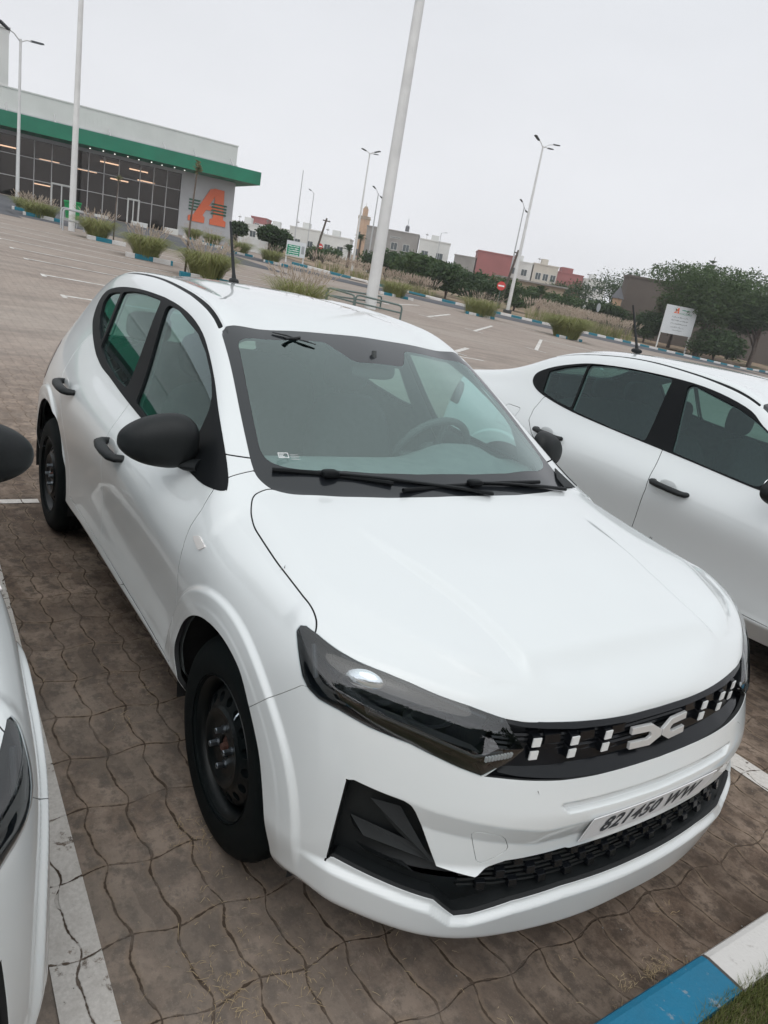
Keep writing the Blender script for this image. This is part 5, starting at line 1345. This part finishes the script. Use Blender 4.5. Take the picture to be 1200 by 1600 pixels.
block('blank_wall_building', 'tall blank brown wall partly hidden by the biggest tree', (-67.4, 82.6), (-50.0, 104.5), -.7, 7.6, 3, 'wall_brown')
def minaret():
    t = empty('minaret', (-209.5, 126.0, 3), R(20)); tag(t, 'slim tan minaret with a small lantern top, beside the lamp post', 'minaret')
    mb = MB(); mb.box((-1.3, -1.3, 0), (1.3, 1.3, 15.0)); mb.obj('shaft', M['minaret'], t)
    mb = MB(); mb.box((-1.42, -1.42, 15.0), (1.42, 1.42, 15.5))
    for k in range(4):
        for q in (-1, 1): mb.box((-1.4+.75*k, q*1.32-.1, 15.5), (-1.05+.75*k, q*1.32+.1, 16.0)); mb.box((q*1.32-.1, -1.4+.75*k, 15.5), (q*1.32+.1, -1.05+.75*k, 16.0))
    mb.obj('balcony', M['render_tan'], t); mb = MB(); mb.box((-.6, -.6, 15.5), (.6, .6, 18.2)); mb.obj('lantern', M['minaret'], t)
    mb = MB(); mb.lathe([(.6, 0), (.62, .25), (.45, .55), (.15, .75), (.04, .8), (.03, 1.6), (0, 1.6)], 20, 'Z', (0, 0, 18.2)); mb.obj('dome', M['render_tan'], t, True)
    mb = MB(); mb.box((-.3, -1.33, 9), (.3, -1.301, 11.2)); mb.box((-.3, -1.33, 4), (.3, -1.301, 6)); mb.obj('slit_window', M['dark_window'], t)
minaret()
t = empty('garden_hut', (-65.6, 79.2, -.2)); tag(t, 'little hut with a pointed grey roof above the bushes', 'hut'); MB().box((-.42, -.42, 0), (.42, .42, 4.9)).obj('wall', M['minaret'], t); mb = MB(); mb.add([(-.6, -.6, 4.7), (.6, -.6, 4.7), (.6, .6, 4.7), (-.6, .6, 4.7), (0, 0, 6.3)], [(0, 1, 4), (1, 2, 4), (2, 3, 4), (3, 0, 4), (0, 3, 2, 1)]); mb.obj('roof', M['roof_grey'], t)
# ---- the hypermarket
def corrugated(name, col):
    m = mat(name, col, .55, .1); nt, N, L, b = nodes(m); P, x, y, z = objc(nt)
    s = (x/.30).fract(); L.new(mixc(nt, noise(nt, P, .6, 4).ramp(.3, .7), col, tuple(c*.9 for c in col)), b.inputs['Base Color']); bump(nt, s.ramp(.0, .12)*s.ramp(1.0, .88), b, .22, .02); return m
M['cladding'] = corrugated('light_cladding', (.60, .595, .58)); M['canopy_green'] = varied('green_canopy', (.0, .175, .095), .5, .5, .25, world=True); M['store_white'] = varied('store_panel', (.46, .46, .475), .6, .5, .08, world=True)
M['store_glass'] = glass('store_glass', (.27, .225, .20), 1.33, 0, .0, (.9, .84, .80)); M['mullion'] = mat('pale_mullion', (.42, .41, .41), .5); M['store_in'] = mat('store_interior', (.10, .085, .08), .9); M['orange'] = mat('orange_sign', (.72, .15, .06), .5); M['stripe_green'] = mat('dark_green_sign', (.02, .10, .06), .5)
def emis(name, col, s):
    m = mat(name, col, .5); b = m.node_tree.nodes['Principled BSDF']; b.inputs['Emission Color'].default_value = (*col, 1); b.inputs['Emission Strength'].default_value = s; return m
M['tube_light'] = emis('tube_light', (1, .93, .78), 14); M['spot_light'] = emis('spot_light', (1, .97, .9), 1.6)
def store():
    t = empty('hypermarket', (-67.77, 10.65, 0), math.atan2(.99674, .0807)); tag(t, 'long white hypermarket with a green canopy and glass front at upper left', 'store')
    U0, U1, D = -75., 15.05, 45.
    mb = MB(); mb.box((U0, .4, 8.9), (U1, D, 10.45)); mb.box((U0, .35, 10.45), (U1+.05, .75, 10.55)); mb.box((U1-.4, .75, 1.0), (U1-.02, D-.02, 8.88)); mb.box((U0, D-.4, 1.0), (U1-.4, D, 8.9)); mb.obj('upper_wall', M['cladding'], t)
    mb = MB(); mb.box((10.25, 0, 1.0), (U1, .6, 8.895)); mb.box((U0, .02, 7.2), (10.25, .6, 8.895)); mb.obj('front_wall', M['store_white'], t)
    mb = MB(); mb.box((U0, -3.0, 7.45), (16.3, .0-.002, 8.50)); mb.box((U1, -.002, 7.45), (16.3, 9, 8.50)); mb.obj('canopy', M['canopy_green'], t)
    mb = MB(); mb.box((-62., .5, 10.45), (-3.25, 22, 14.4)); mb.box((-62.1, .42, 14.4), (-3.15, 22.1, 14.55)); mb.obj('roof_block', M['cladding'], t)
    mb = MB(); mb.box((U0+.5, .3, 2.2), (10.2, 16, 2.36)); mb.box((U0+.5, 16, 2.36), (10.2, 16.3, 7.1)); mb.box((U0+.5, .7, 7.1), (10.2, 16, 7.3)); mb.box((10.2, .61, 2.2), (10.24, 16, 7.2))
    for k in range(14):
        u = U0+6+k*5.8; mb.box((u, 7, 2.36), (u+4.4, 8.2, 4.0+.6*(k % 3)))
    mb.obj('interior', M['store_in'], t)
    mb = MB(); mb.box((U0, .18, 1.2), (10.25, .21, 7.2)); g = mb.obj('glass_front', M['store_glass'], t)
    us = [9.05, 7.93, 6.81, 5.09, 3.92, 2.71, 1.48, -.06, -1.34]; u = -2.6
    while u > U0: us.append(u); u -= 1.22
    mb = MB()
    for u in us: mb.box((u-.035, .08, 1.2), (u+.035, .178, 7.19))
    for z in (5.85, 4.25): mb.box((U0, .10, z-.03), (10.25, .176, z+.03))
    mb.obj('mullions', M['mullion'], g)
    for (a, b) in ((-.02, 1.48), (5.95, 6.85), (-24, -22)):
        mb = MB(); mb.box((a-.06, .02, 2.3), (a+.06, .07, 4.25)); mb.box((b-.06, .02, 2.3), (b+.06, .07, 4.25)); mb.box((a-.06, .02, 4.25), (b+.06, .07, 4.37)); mb.box(((a+b)/2-.05, .02, 2.3), ((a+b)/2+.05, .07, 4.25)); mb.obj('door_frame', M['render_white'], t)
    for (u, z, v) in ((-3.2, 6.5, 4), (-3.1, 4.6, 9), (.3, 6.2, 6), (.4, 4.4, 13), (3.4, 6.1, 6), (6.5, 6.0, 8), (9.3, 6.5, 10), (4.8, 6.9, 3), (7.4, 6.9, 4), (-7, 6.3, 6), (-12, 6.3, 8), (-17, 6.3, 6), (-22, 6.3, 8)):
        mb = MB(); mb.box((u-.8, v, min(z, 6.95)), (u+.8, v+.12, min(z, 6.95)+.10)); mb.obj('tube_light', M['tube_light'], t)
    for k in range(9): mb = MB(); mb.lathe([(0, 0), (.05, 0), (.05, .05)], 12, 'Z', (2.6+k*.95, -1.0-.4*(k % 2), 7.40)); mb.obj('canopy_spotlight', M['spot_light'], t)
    for u in (-12., -7.6, -3.4, .0, 4.1, 8.5, 11.1, 14.4): mb = MB(); mb.tube([(u, .05, 9.3), (u, -1.2, 8.52)], .07, 8); mb.obj('canopy_stay', M['mullion'], t)
    s = empty('store_sign', (0, 0, 0), 0, t)
    def sign(poly, y0, y1): return MB().prism(poly, lambda u, v, q: (u, y0+(y1-y0)*q, v))
    A = [(11.05,3.42),(11.02,3.98),(11.45,4.05),(11.72,4.22),(12.45,5.55),(13.0,6.42),(13.35,6.62),(14.08,6.62),(14.18,6.45),(14.22,5.2),(14.28,4.15),(14.45,4.02),(14.50,3.45),(13.00,3.42),(12.98,3.95),(13.28,4.05),(13.40,4.35),(13.38,4.72),(12.68,4.72),(12.42,4.25),(12.48,4.0),(12.75,3.92),(12.74,3.43)]
    A2 = [(12.98,5.22),(13.34,5.22),(13.32,5.75)]
    m = MB()
    for pl, d in (([(11.05,3.55),(11.05,3.98),(11.5,4.12),(12.85,6.5),(13.6,6.55),(13.45,6.2),(12.33,4.2),(12.52,4.02),(12.50,3.55)], .0), ([(12.95,6.45),(13.2,6.6),(14.08,6.56),(14.20,4.12),(14.46,4.0),(14.46,3.55),(13.0,3.55),(13.0,4.0),(13.25,4.12),(13.30,5.9)], .012), ([(12.55,4.70),(13.32,4.70),(13.32,5.08),(12.75,5.08)], .006)):
        m.prism(pl, lambda u, v, q, d=d: (u, -.10-d+.08*q, v))
    m.obj('letter', M['orange'], s)
    for z in (4.52, 4.78, 5.04, 5.30):
        sign([(11.05, z-.07), (11.05, z+.07), (11.95+.14*(z-4.5), z+.07), (11.85+.14*(z-4.5), z-.07)], -.06, -.021).obj('stripe', M['stripe_green'], s); sign([(13.0, z-.07), (13.1, z+.07), (14.42, z+.07), (14.42, z-.07)], -.14, -.101).obj('stripe', M['stripe_green'], s)
    for (u, w) in ((2.7, 1.1), (5.6, 1.3), (8.3, 1.1), (9.9, .5), (-6, 1.2)): mb = MB(); mb.box((u, -3.9, 2.05), (u+w, -3.6, 2.55)); o = mb.obj('concrete_barrier', M['render_white'], None, bevel=.03); o.matrix_world = t.matrix_world; o.location = (-67.77, 10.65, 0); o.rotation_euler = t.rotation_euler; tag(o, {2.7: 'low white concrete block at the store front, left of the middle door', 5.6: 'low white block right in front of the middle store door', 8.3: 'low white block before the last store window bays', 9.9: 'short white block at the end of the glass front', -6: 'low white block at the far left of the store front'}[u], 'barrier', 'white blocks in front of the store')
    mb = MB(); mb.box((U1+.3, -1.5, 1.5), (18.2, -1.2, 3.0)); o = mb.obj('low_wall', M['render_white']); o.location = (-67.77, 10.65, 0); o.rotation_euler = t.rotation_euler; tag(o, 'low white wall beside the right corner of the store', 'wall')
store()
# ------------------------------------------------------------------ masts, lamps, signs
M['pole_white'] = varied('white_pole_paint', (.66, .66, .65), .45, 1.5, .15); M['pole_grey'] = mat('galvanised', (.42, .43, .44), .5, .3); M['lamp_dark'] = mat('lamp_head', (.05, .055, .06), .5); M['sign_red'] = mat('sign_red', (.55, .045, .04), .45); M['sign_green'] = mat('sign_green', (.0, .24, .13), .5); M['board'] = varied('board_white', (.60, .62, .64), .5, 1, .06); M['board_grey'] = mat('sign_back', (.30, .32, .33), .6); M['frame_green'] = mat('painted_tube', (.10, .14, .13), .5); M['bin_green'] = mat('bin_green', (.0, .22, .06), .5); M['wood'] = varied('pole_wood', (.10, .08, .065), .9, 4, .3)
def mast(label, x, y, h, r0, r1, name='lighting_mast', m='pole_white', heads=(), plinth=.0):
    z = terrain(x, y); t = empty(name, (x, y, z)); tag(t, label, 'mast' if name == 'lighting_mast' else 'street lamp', 'masts and lamps of the car park')
    mb = MB(); n = 12; mb.tube([(0, 0, -.3), (0, 0, h*.12), (0, 0, h)], [r0, r0*.97, r1], n); mb.obj('pole', M[m], t, True)
    if plinth: mb = MB(); mb.box((-plinth, -plinth, -.2), (plinth, plinth, .35)); mb.obj('plinth', M['lamp_dark'], t, bevel=.03)
    for (dx, dy, dz, tilt) in heads:
        mb = MB(); mb.tube([(0, 0, h-.15), (dx*.5, dy*.5, h+dz*.6), (dx, dy, h+dz)], .035, 8); a = mb.obj('arm', M[m], t)
        l = math.hypot(dx, dy) or 1; ux, uy = dx/l, dy/l; mb = MB(); Mx = Matrix.Translation((dx, dy, h+dz)) @ Matrix.Rotation(math.atan2(uy, ux), 4, 'Z') @ Matrix.Rotation(-tilt, 4, 'Y')
        mb.add([tuple(Mx @ Vector(p)) for p in ((-.1,-.10,-.04),(.65,-.17,-.03),(.75,0,-.02),(.65,.17,-.03),(-.1,.10,-.04),(-.1,-.08,.06),(.6,-.14,.05),(.7,0,.04),(.6,.14,.05),(-.1,.08,.06))], [(0,4,3,2,1),(5,6,7,8,9),(0,1,6,5),(1,2,7,6),(2,3,8,7),(3,4,9,8),(4,0,5,9)]); mb.obj('lamp_head', M['lamp_dark'], t)
    return t
mast('thick white mast rising out of the picture near the middle', -23.8, 14.6, 17, .235, .13, plinth=.0)
mast('thin white mast rising out of the picture behind the wire barrier', -34.0, 5.5, 16, .135, .06)
mast('white twin-armed lamp post in front of the store at far left', -52.6, 6.0, 9.1, .11, .07, 'street_lamp', heads=((.5, -.75, .25, .35), (-.3, .7, .1, .1)))
mast('tall white lamp post with a cross of heads, left of the thick mast', -78.4, 46.1, 13.2, .14, .07, 'street_lamp', heads=((.3, -.8, .05, .1), (-.3, .8, .05, .1), (.7, .3, .1, .2)))
mast('tallest white lamp post with three heads, right of the red stop sign', -53.4, 49.2, 15.0, .19, .08, 'street_lamp', heads=((.2, -.9, .3, .35), (-.2, .9, .0, .1), (.0, 1.3, .4, .1)), plinth=.3)
mast('grey lamp post with a dark slanting head, beside the minaret', -98.5, 60.6, 11.2, .12, .07, 'street_lamp', 'pole_grey', heads=((.5, -1.0, .5, .3), (-.5, .8, -.3, -.2)))
mast('grey lamp post with a dark slanting head, left of the tallest lamp post', -84., 76.4, 14.0, .13, .07, 'street_lamp', 'pole_grey', heads=((.4, -1.0, .5, .3), (-.4, .8, -.4, -.2)))
mast('small distant lamp post above the far white houses', -150., 112., 10.5, .10, .07, 'street_lamp', 'pole_grey', heads=((.2, .9, .2, .1),))
mast('thin distant pole above the terrace, left of a shorter lamp', -150., 73.5, 16.0, .13, .08, 'street_lamp', 'pole_grey')
mast('short distant lamp post right of a thin pole above the terrace', -146., 74.6, 12.0, .10, .07, 'street_lamp', 'pole_grey', heads=((.3, -.9, .3, .3),))
mast('white lamp post foot at the right edge of the picture', -34.2, 65.0, 14.0, .17, .08, 'street_lamp', heads=((.3, .8, .1, .1),))
def tpole(label, x, y, h, lean):
    t = empty('utility_pole', (x, y, terrain(x, y))); tag(t, label, 'pole'); mb = MB(); mb.tube([(0, 0, 0), (0, lean, h)], [.16, .11], 8); mb.obj('pole', M['wood'], t); mb = MB(); mb.box((-.05, lean-.5, h-.35), (.05, lean+.5, h-.23)); mb.obj('crossarm', M['wood'], t); return t
tpole('dark leaning utility pole behind the green and white sign', -82., 42.6, 5.2, 1.1); tpole('dark utility pole in front of the low tan building', -61.5, 55.2, 6.4, 1.2)
def disc_sign(label, x, y, h, r, m, rz, bar=True, back=False):
    z = terrain(x, y); t = empty('road_sign', (x, y, z), rz); tag(t, label, 'road sign'); mb = MB(); mb.tube([(0, 0, 0), (0, 0, h+r*.6)], .035, 8); mb.obj('post', M['frame_green'], t)
    mb = MB(); mb.lathe([(0, .05), (r, .05), (r, .07), (0, .07)], 32, 'X', (0, 0, h)); f = mb.obj('disc', M[m], t)
    if bar: mb = MB(); mb.box((.072, -r*.70, h-r*.17), (.080, r*.70, h+r*.17)); mb.obj('white_bar', M['white_plastic'], f)
disc_sign('red no-entry sign left of the thick mast, near the green board', -93.0, 49.2, 1.95, .40, 'sign_red', R(-28))
disc_sign('red no-entry sign on a green post, left of the tallest lamp post', -52.9, 47.3, 2.35, .40, 'sign_red', R(-42))
disc_sign('grey oval back of a road sign among the bushes', -50.5, 58.5, 2.6, .42, 'board_grey', R(15), False)
def board(label, a, b, zl, zh, m, name='signboard', paint=None):
    L_ = math.dist(a, b); rz = math.atan2(b[1]-a[1], b[0]-a[0]); t = empty(name, (a[0], a[1], min(terrain(*a), terrain(*b))), rz); tag(t, label, 'signboard')
    for u in (.04, L_-.04): mb = MB(); mb.box((u-.06, 0, -.3), (u+.06, .12, zh)); mb.obj('post', M['pole_white'], t)
    mb = MB(); mb.box((-.05, -.08, zl), (L_+.05, -.002, zh)); p = mb.obj('panel', M[m], t)
    if paint: paint(p, L_, zl, zh)
    return t
def letters(txt, size, cx, z, m, parent, y=-.09, w=None, name='lettering'):
    V, F = text_mesh(txt, size, 0, .012*size); mb = MB(); mb.add([(cx+v[0], y, z+v[1]) for v in V], F); mb.obj(name, M[m], parent, recalc=False)
def squiggle(p, x0, x1, z, m, s, th=.012, y=-.088):
    """a line of joined-up script: humps, tails and dots"""
    r = random.Random(s); mb = MB(); x = x0; pts = []
    while x < x1: pts.append((x, z+r.choice((0, .0, .05, -.03, .09))*((x1-x0)/2.2))); x += .05*(x1-x0)/1.2
    for a, b in zip(pts, pts[1:]): mb.box((min(a[0], b[0]), y, min(a[1], b[1])), (max(a[0], b[0])+.004, y+.006, max(a[1], b[1])+th))
    mb.obj('script_line', M[m], p)
def paint_white(p, L_, zl, zh):
    cx = L_/2; H = zh-zl
    A = [(0, 0), (.02, .10), (.16, .14), (.42, .62), (.62, .62), (.66, .14), (.72, .10), (.72, 0), (.44, 0), (.44, .10), (.50, .14), (.50, .24), (.34, .24), (.29, .13), (.36, .1), (.36, 0)]
    MB().prism([(cx-.95+u*.95, zh-.80*1.0+v*.95) for u, v in A], lambda u, v, q: (u, -.095+.012*q, v)).obj('emblem', M['orange'], p)
    squiggle(p, cx+.02, cx+1.15, zh-.42, 'sign_green', 3, .04); letters('ATACADAO', .27, cx+.55, zh-.78, 'sign_green', p)
    for k in range(3): squiggle(p, cx-1.0, cx+1.1, zh-1.25-.36*k, 'board_grey', 10+k, .022)
    for k in range(3): letters(('Bienvenue au magasin', 'ouvert tous les jours', 'de 9h00 a 22h00')[k] if False else 'nnn nnnn nnn nn', .01, cx, zl+.2, 'board', p) if False else None
    squiggle(p, cx-.9, cx+.9, zl+.75, 'board_grey', 21, .03); squiggle(p, cx-.6, cx+.7, zl+.42, 'board_grey', 22, .03)
board('large white notice board on two white posts, right of the pinkish hedge', (-52.4, 71.9), (-50.9, 75.4), 1.95, 5.05, 'board', paint=paint_white)
def paint_green(p, L_, zl, zh):
    mb = MB(); mb.box((.02, -.088, zl+.08), (L_*.72, -.081, zh-.32)); g = mb.obj('green_field', M['sign_green'], p)
    for k in range(5): squiggle(p, .12, L_*.66, zh-.45-.17*k, 'white_plastic', 30+k, .025, -.096)
    mb = MB(); mb.box((L_*.80, -.088, zl+.3), (L_*.96, -.081, zh-.3)); mb.obj('symbol_strip', M['board_grey'], p)
board('small white board with a green field on two posts, at the lane', (-58.0, 27.3), (-57.5, 28.75), .62, 1.85, 'board', paint=paint_green)
# wire barriers round mast feet
def barrier(label, a, b, h, rail=2, m='frame_green'):
    L_ = math.dist(a, b); rz = math.atan2(b[1]-a[1], b[0]-a[0]); t = empty('tube_barrier', (a[0], a[1], terrain(*a)), rz); tag(t, label, 'barrier'); dz = terrain(*b)-terrain(*a)
    mb = MB(); mb.tube([(0, 0, -.1), (0, 0, h-.12), (.04, 0, h-.03), (.14, 0, h), (L_-.14, 0, h+dz), (L_-.04, 0, h-.03+dz), (L_, 0, h-.12+dz), (L_, 0, dz-.1)], .034, 8); mb.obj('hoop', M[m], t, True)
    if rail > 1: mb = MB(); mb.tube([(0, 0, h*.5), (L_, 0, h*.5+dz)], .03, 8); mb.obj('lower_rail', M[m], t, True)
barrier('dark tube hoop behind the foot of the thick mast', (-22.7, 12.0), (-24.6, 15.6), .50); barrier('dark tube hoop in front of the foot of the thick mast', (-21.7, 12.6), (-20.9, 14.1), .52); barrier('dark tube hoop joining the mast foot on its left', (-22.7, 11.95), (-21.7, 12.55), .5)
barrier('galvanised wire barrier in front of the thin mast', (-33.2, 5.0), (-33.9, 6.3), .85, 2, 'pole_grey'); barrier('galvanised wire barrier behind the thin mast', (-34.7, 5.2), (-35.4, 6.3), .85, 2, 'pole_grey')
t = empty('litter_bin', (-37.2, 6.15, terrain(-37.2, 6.15)), R(20)); tag(t, 'bright green litter bin left of the thin mast', 'bin'); mb = MB(); mb.add([(-.2,-.2,.35),(.2,-.2,.35),(.2,.2,.35),(-.2,.2,.35),(-.27,-.27,1.05),(.27,-.27,1.05),(.27,.27,1.05),(-.27,.27,1.05)], [(0,3,2,1),(4,5,6,7),(0,1,5,4),(1,2,6,5),(2,3,7,6),(3,0,4,7)]); mb.obj('bin_body', M['bin_green'], t, bevel=.02); mb = MB(); mb.box((-.29,-.29,1.055),(.29,.29,1.15)); mb.obj('lid', M['bin_green'], t, bevel=.03); mb = MB(); mb.tube([(0,.24,0),(0,.24,1.1)], .03, 8); mb.obj('post', M['pole_grey'], t)
# thin staked sapling in the second tuft
t = empty('sapling', (-22.4, 6.6, terrain(-22.4, 6.6))); tag(t, 'thin bare stake-like sapling rising from the round green tuft', 'sapling'); mb = MB(); mb.tube([(0,0,0),(.03,.02,1.5),(.0,.12,3.3)], [.035,.03,.02], 7); mb.obj('trunk', M['bark'], t); mb = MB(); crown_mesh(mb, [((0,.12,3.2),(.12,.12,.22))], 60, .06, rnd); mb.obj('crown', M['leaf_olive'], t, recalc=False)
t = empty('sapling', (-31.4, 6.6, terrain(-31.4, 6.6))); tag(t, 'thin sapling in the tuft beside the thin mast', 'sapling'); mb = MB(); mb.tube([(0,0,0),(.03,.02,1.5),(.0,.08,2.6)], [.03,.025,.015], 7); mb.obj('trunk', M['bark'], t); mb = MB(); crown_mesh(mb, [((0,.08,2.5),(.1,.1,.2))], 40, .06, rnd); mb.obj('crown', M['leaf_olive'], t, recalc=False)
# ------------------------------------------------------------------ near ground litter and lawn
def straw():
    r = random.Random(11); mb = MB(); C_ = []
    for _ in range(70):
        C_.append((r.uniform(-3, .85), -1.15+.1205*r.randint(0, 30)+r.gauss(0, .01), r.randint(4, 26), .04))
    C_ += [(.44, -.95, 70, .10), (.50, -.62, 45, .09), (.20, -.90, 50, .09), (-.02, -.84, 40, .08), (.87, -.02, 40, .03), (.875, .12, 50, .025), (.80, -.18, 12, .08), (-.9, -.85, 30, .1), (.46, -.40, 30, .08), (.885,.06,50,.02), (.45, -1.0, 120, .06), (.47, -.8, 60, .05), (-.05, -.88, 60, .04)]
    for (x, y, n, s) in C_:
        for _ in range(n):
            p = Vector((x+r.gauss(0, s), y+r.gauss(0, s*.8), .006+.006*r.random())); a = r.random()*6.28; L_ = r.uniform(.003, .026)*(1 if r.random() < .93 else 2); w = r.uniform(.00025, .0009)
            d = Vector((math.cos(a), math.sin(a), 0)); q = Vector((-d.y, d.x, 0)); b = q*r.gauss(0, .10)*L_
            if abs(p.x) > .88 and p.x > 0: p.x = .88
            mb.add([p-q*w, p+q*w, p+d*L_*.5+b+q*w+Vector((0,0,.003)), p+d*L_*.5+b-q*w+Vector((0,0,.003)), p+d*L_+q*w*.4, p+d*L_-q*w*.4], [(0,1,2,3),(3,2,4,5)])
    o = mb.obj('dry_straw', M['straw'], recalc=False); tag(o, 'dry straw and grass clippings scattered over the block paving', 'straw', kind='stuff')
    mb = MB()
    for _ in range(900):
        x = r.uniform(-3.5, .9); y = r.uniform(-1.4, 1.2); s = r.uniform(.0008, .0035); p = Vector((x, y, .004))
        a = r.random()*6; V = [p+Vector((math.cos(a+k*1.57)*s, math.sin(a+k*1.57)*s*r.uniform(.5, 1), 0)) for k in range(4)]; mb.add(V+[p+Vector((0, 0, s))], [(0,1,4),(1,2,4),(2,3,4),(3,0,4)])
    o = mb.obj('grit', M['concrete'], recalc=False); tag(o, 'fine grit and crumbs on the block paving', 'grit', kind='stuff')
straw()
def lawn():
    r = random.Random(12); mb = MB()
    for _ in range(26000):
        x = 1.050+abs(r.gauss(0, .14)); y = r.uniform(-.5, 1.2); dens = 1 if y > 0 else .5
        if r.random() > dens or x > 1.7: continue
        z = .095; h = r.uniform(.012, .042); a = r.random()*6.28; l = r.uniform(.1, .9)*h; w = .0009; d = Vector((math.cos(a), math.sin(a), 0)); q = Vector((-d.y, d.x, 0))*w; b = Vector((x, y, z))
        mb.add([b-q, b+q, b+Vector((0,0,h*.6))+d*l*.4+q*.7, b+Vector((0,0,h*.6))+d*l*.4-q*.7, b+Vector((0,0,h))+d*l], [(0,1,2,3),(3,2,4)])
    o = mb.obj('lawn_grass', M['lawn'], recalc=False); tag(o, 'short ragged grass growing over the edge of the kerb', 'grass', kind='stuff')
    mb = MB()
    for (x, y) in ((.915, .10), (.92, .03), (.915, .17), (.92, -.12), (.92, .24)): grass_clump(mb, (x, y, 0), .03, .035, 12, r, 1.2, .0007)
    o = mb.obj('kerb_weed', M['straw'], recalc=False); tag(o, 'dry weeds sprouting between the paving and the blue kerb', 'weeds', kind='stuff')
lawn()
# ------------------------------------------------------------------ the cars
hero = build_car('hatch', 'parked_car', 'white hatchback facing the camera in the centre, with black steel wheels', (0, 0, 0), 'white cars parked side by side')
left = copy_tree(hero); left.location = (.17, -2.272, 0); left['label'] = 'white car cut off by the left edge, only its nose flank and black mirror showing'
right = build_car('sedan', 'parked_car', 'white saloon parked at the right edge, behind the hatchback', (.50, 2.86, -.02), 'white cars parked side by side', front=False)
# sticker and tape scraps on the windscreen
def on_glass(x, y, off=.004):
    # windscreen plane through its measured corners
    return (x, y, float(np.interp(x, [-1.012, -.905, -.75, -.636, -.47, -.40, -.36], [1.388, 1.367, 1.289, 1.212, 1.10, 1.055, 1.040]))+off)

t = empty('tape_scrap', (0, 0, 0)); tag(t, 'torn black tape scraps stuck at the top left of the nearest windscreen', 'tape')
for pts in ([(-.992, -.392), (-.968, -.345), (-.957, -.318)], [(-.979, -.283), (-.962, -.292), (-.944, -.345), (-.930, -.368)], [(-.948, -.322), (-.925, -.285), (-.905, -.248)]):
    mb = MB(); mb.tube([on_glass(x, y, .0045+.002*(i % 2)) for i, (x, y) in enumerate(pts)], [.0045, .0075, .004][:len(pts)] if len(pts) == 3 else [.006, .0065, .007, .009], 6, flat=.35); mb.obj('strip', M['satin_black'], t, True)
ws = [o for o in hero.children if o.name.startswith('windscreen')][0]
def glass_patch(name, x0, y0, w, h, m, border=None):
    """small rectangle lying on the pane, its long side across the car"""
    up = Vector((-.10, 0, .083)).normalized(); o = Vector(on_glass(x0, y0, .003)); nrm = Vector((.083, 0, .10)).normalized()
    mb = MB()
    def q(a, b, c, d, k=0): mb.add([o+Vector((0, a, 0))+up*b+nrm*k, o+Vector((0, c, 0))+up*b+nrm*k, o+Vector((0, c, 0))+up*d+nrm*k, o+Vector((0, a, 0))+up*d+nrm*k], [(0, 1, 2, 3)])
    if border: b = border; q(0, 0, w, b); q(0, h-b, w, h); q(0, b, b, h-b); q(w-b, b, w, h-b)
    else: q(0, 0, w, h)
    x = mb.obj(name, M[m], ws, recalc=False); return x
glass_patch('inspection_sticker', -.415, -.592, .036, .020, 'white_plastic', .0022)
for i in range(3): glass_patch('sticker_print', -.4185-.0045*i, -.588, .018-.004*(i % 2), .002, 'white_plastic')
for i in range(4): glass_patch('sticker_print', -.410-.0052*i, -.550, .034-.006*(i % 2), .0012, 'emblem')
# ------------------------------------------------------------------ damp coastal air
def haze():
    m = bpy.data.materials.new('haze_air'); m.use_nodes = True; nt = m.node_tree; nt.nodes.clear()
    o = nt.nodes.new('ShaderNodeOutputMaterial'); v = nt.nodes.new('ShaderNodeVolumePrincipled')
    v.inputs['Color'].default_value = (.95, .96, .98, 1); v.inputs['Density'].default_value = .0006; v.inputs['Anisotropy'].default_value = .2
    nt.links.new(v.outputs[0], o.inputs['Volume'])
    mb = MB(); mb.box((-260, -90, -9), (60, 260, 26)); h = mb.obj('haze', m); tag(h, 'thin pale haze hanging over the car park', 'haze', kind='stuff')
haze()
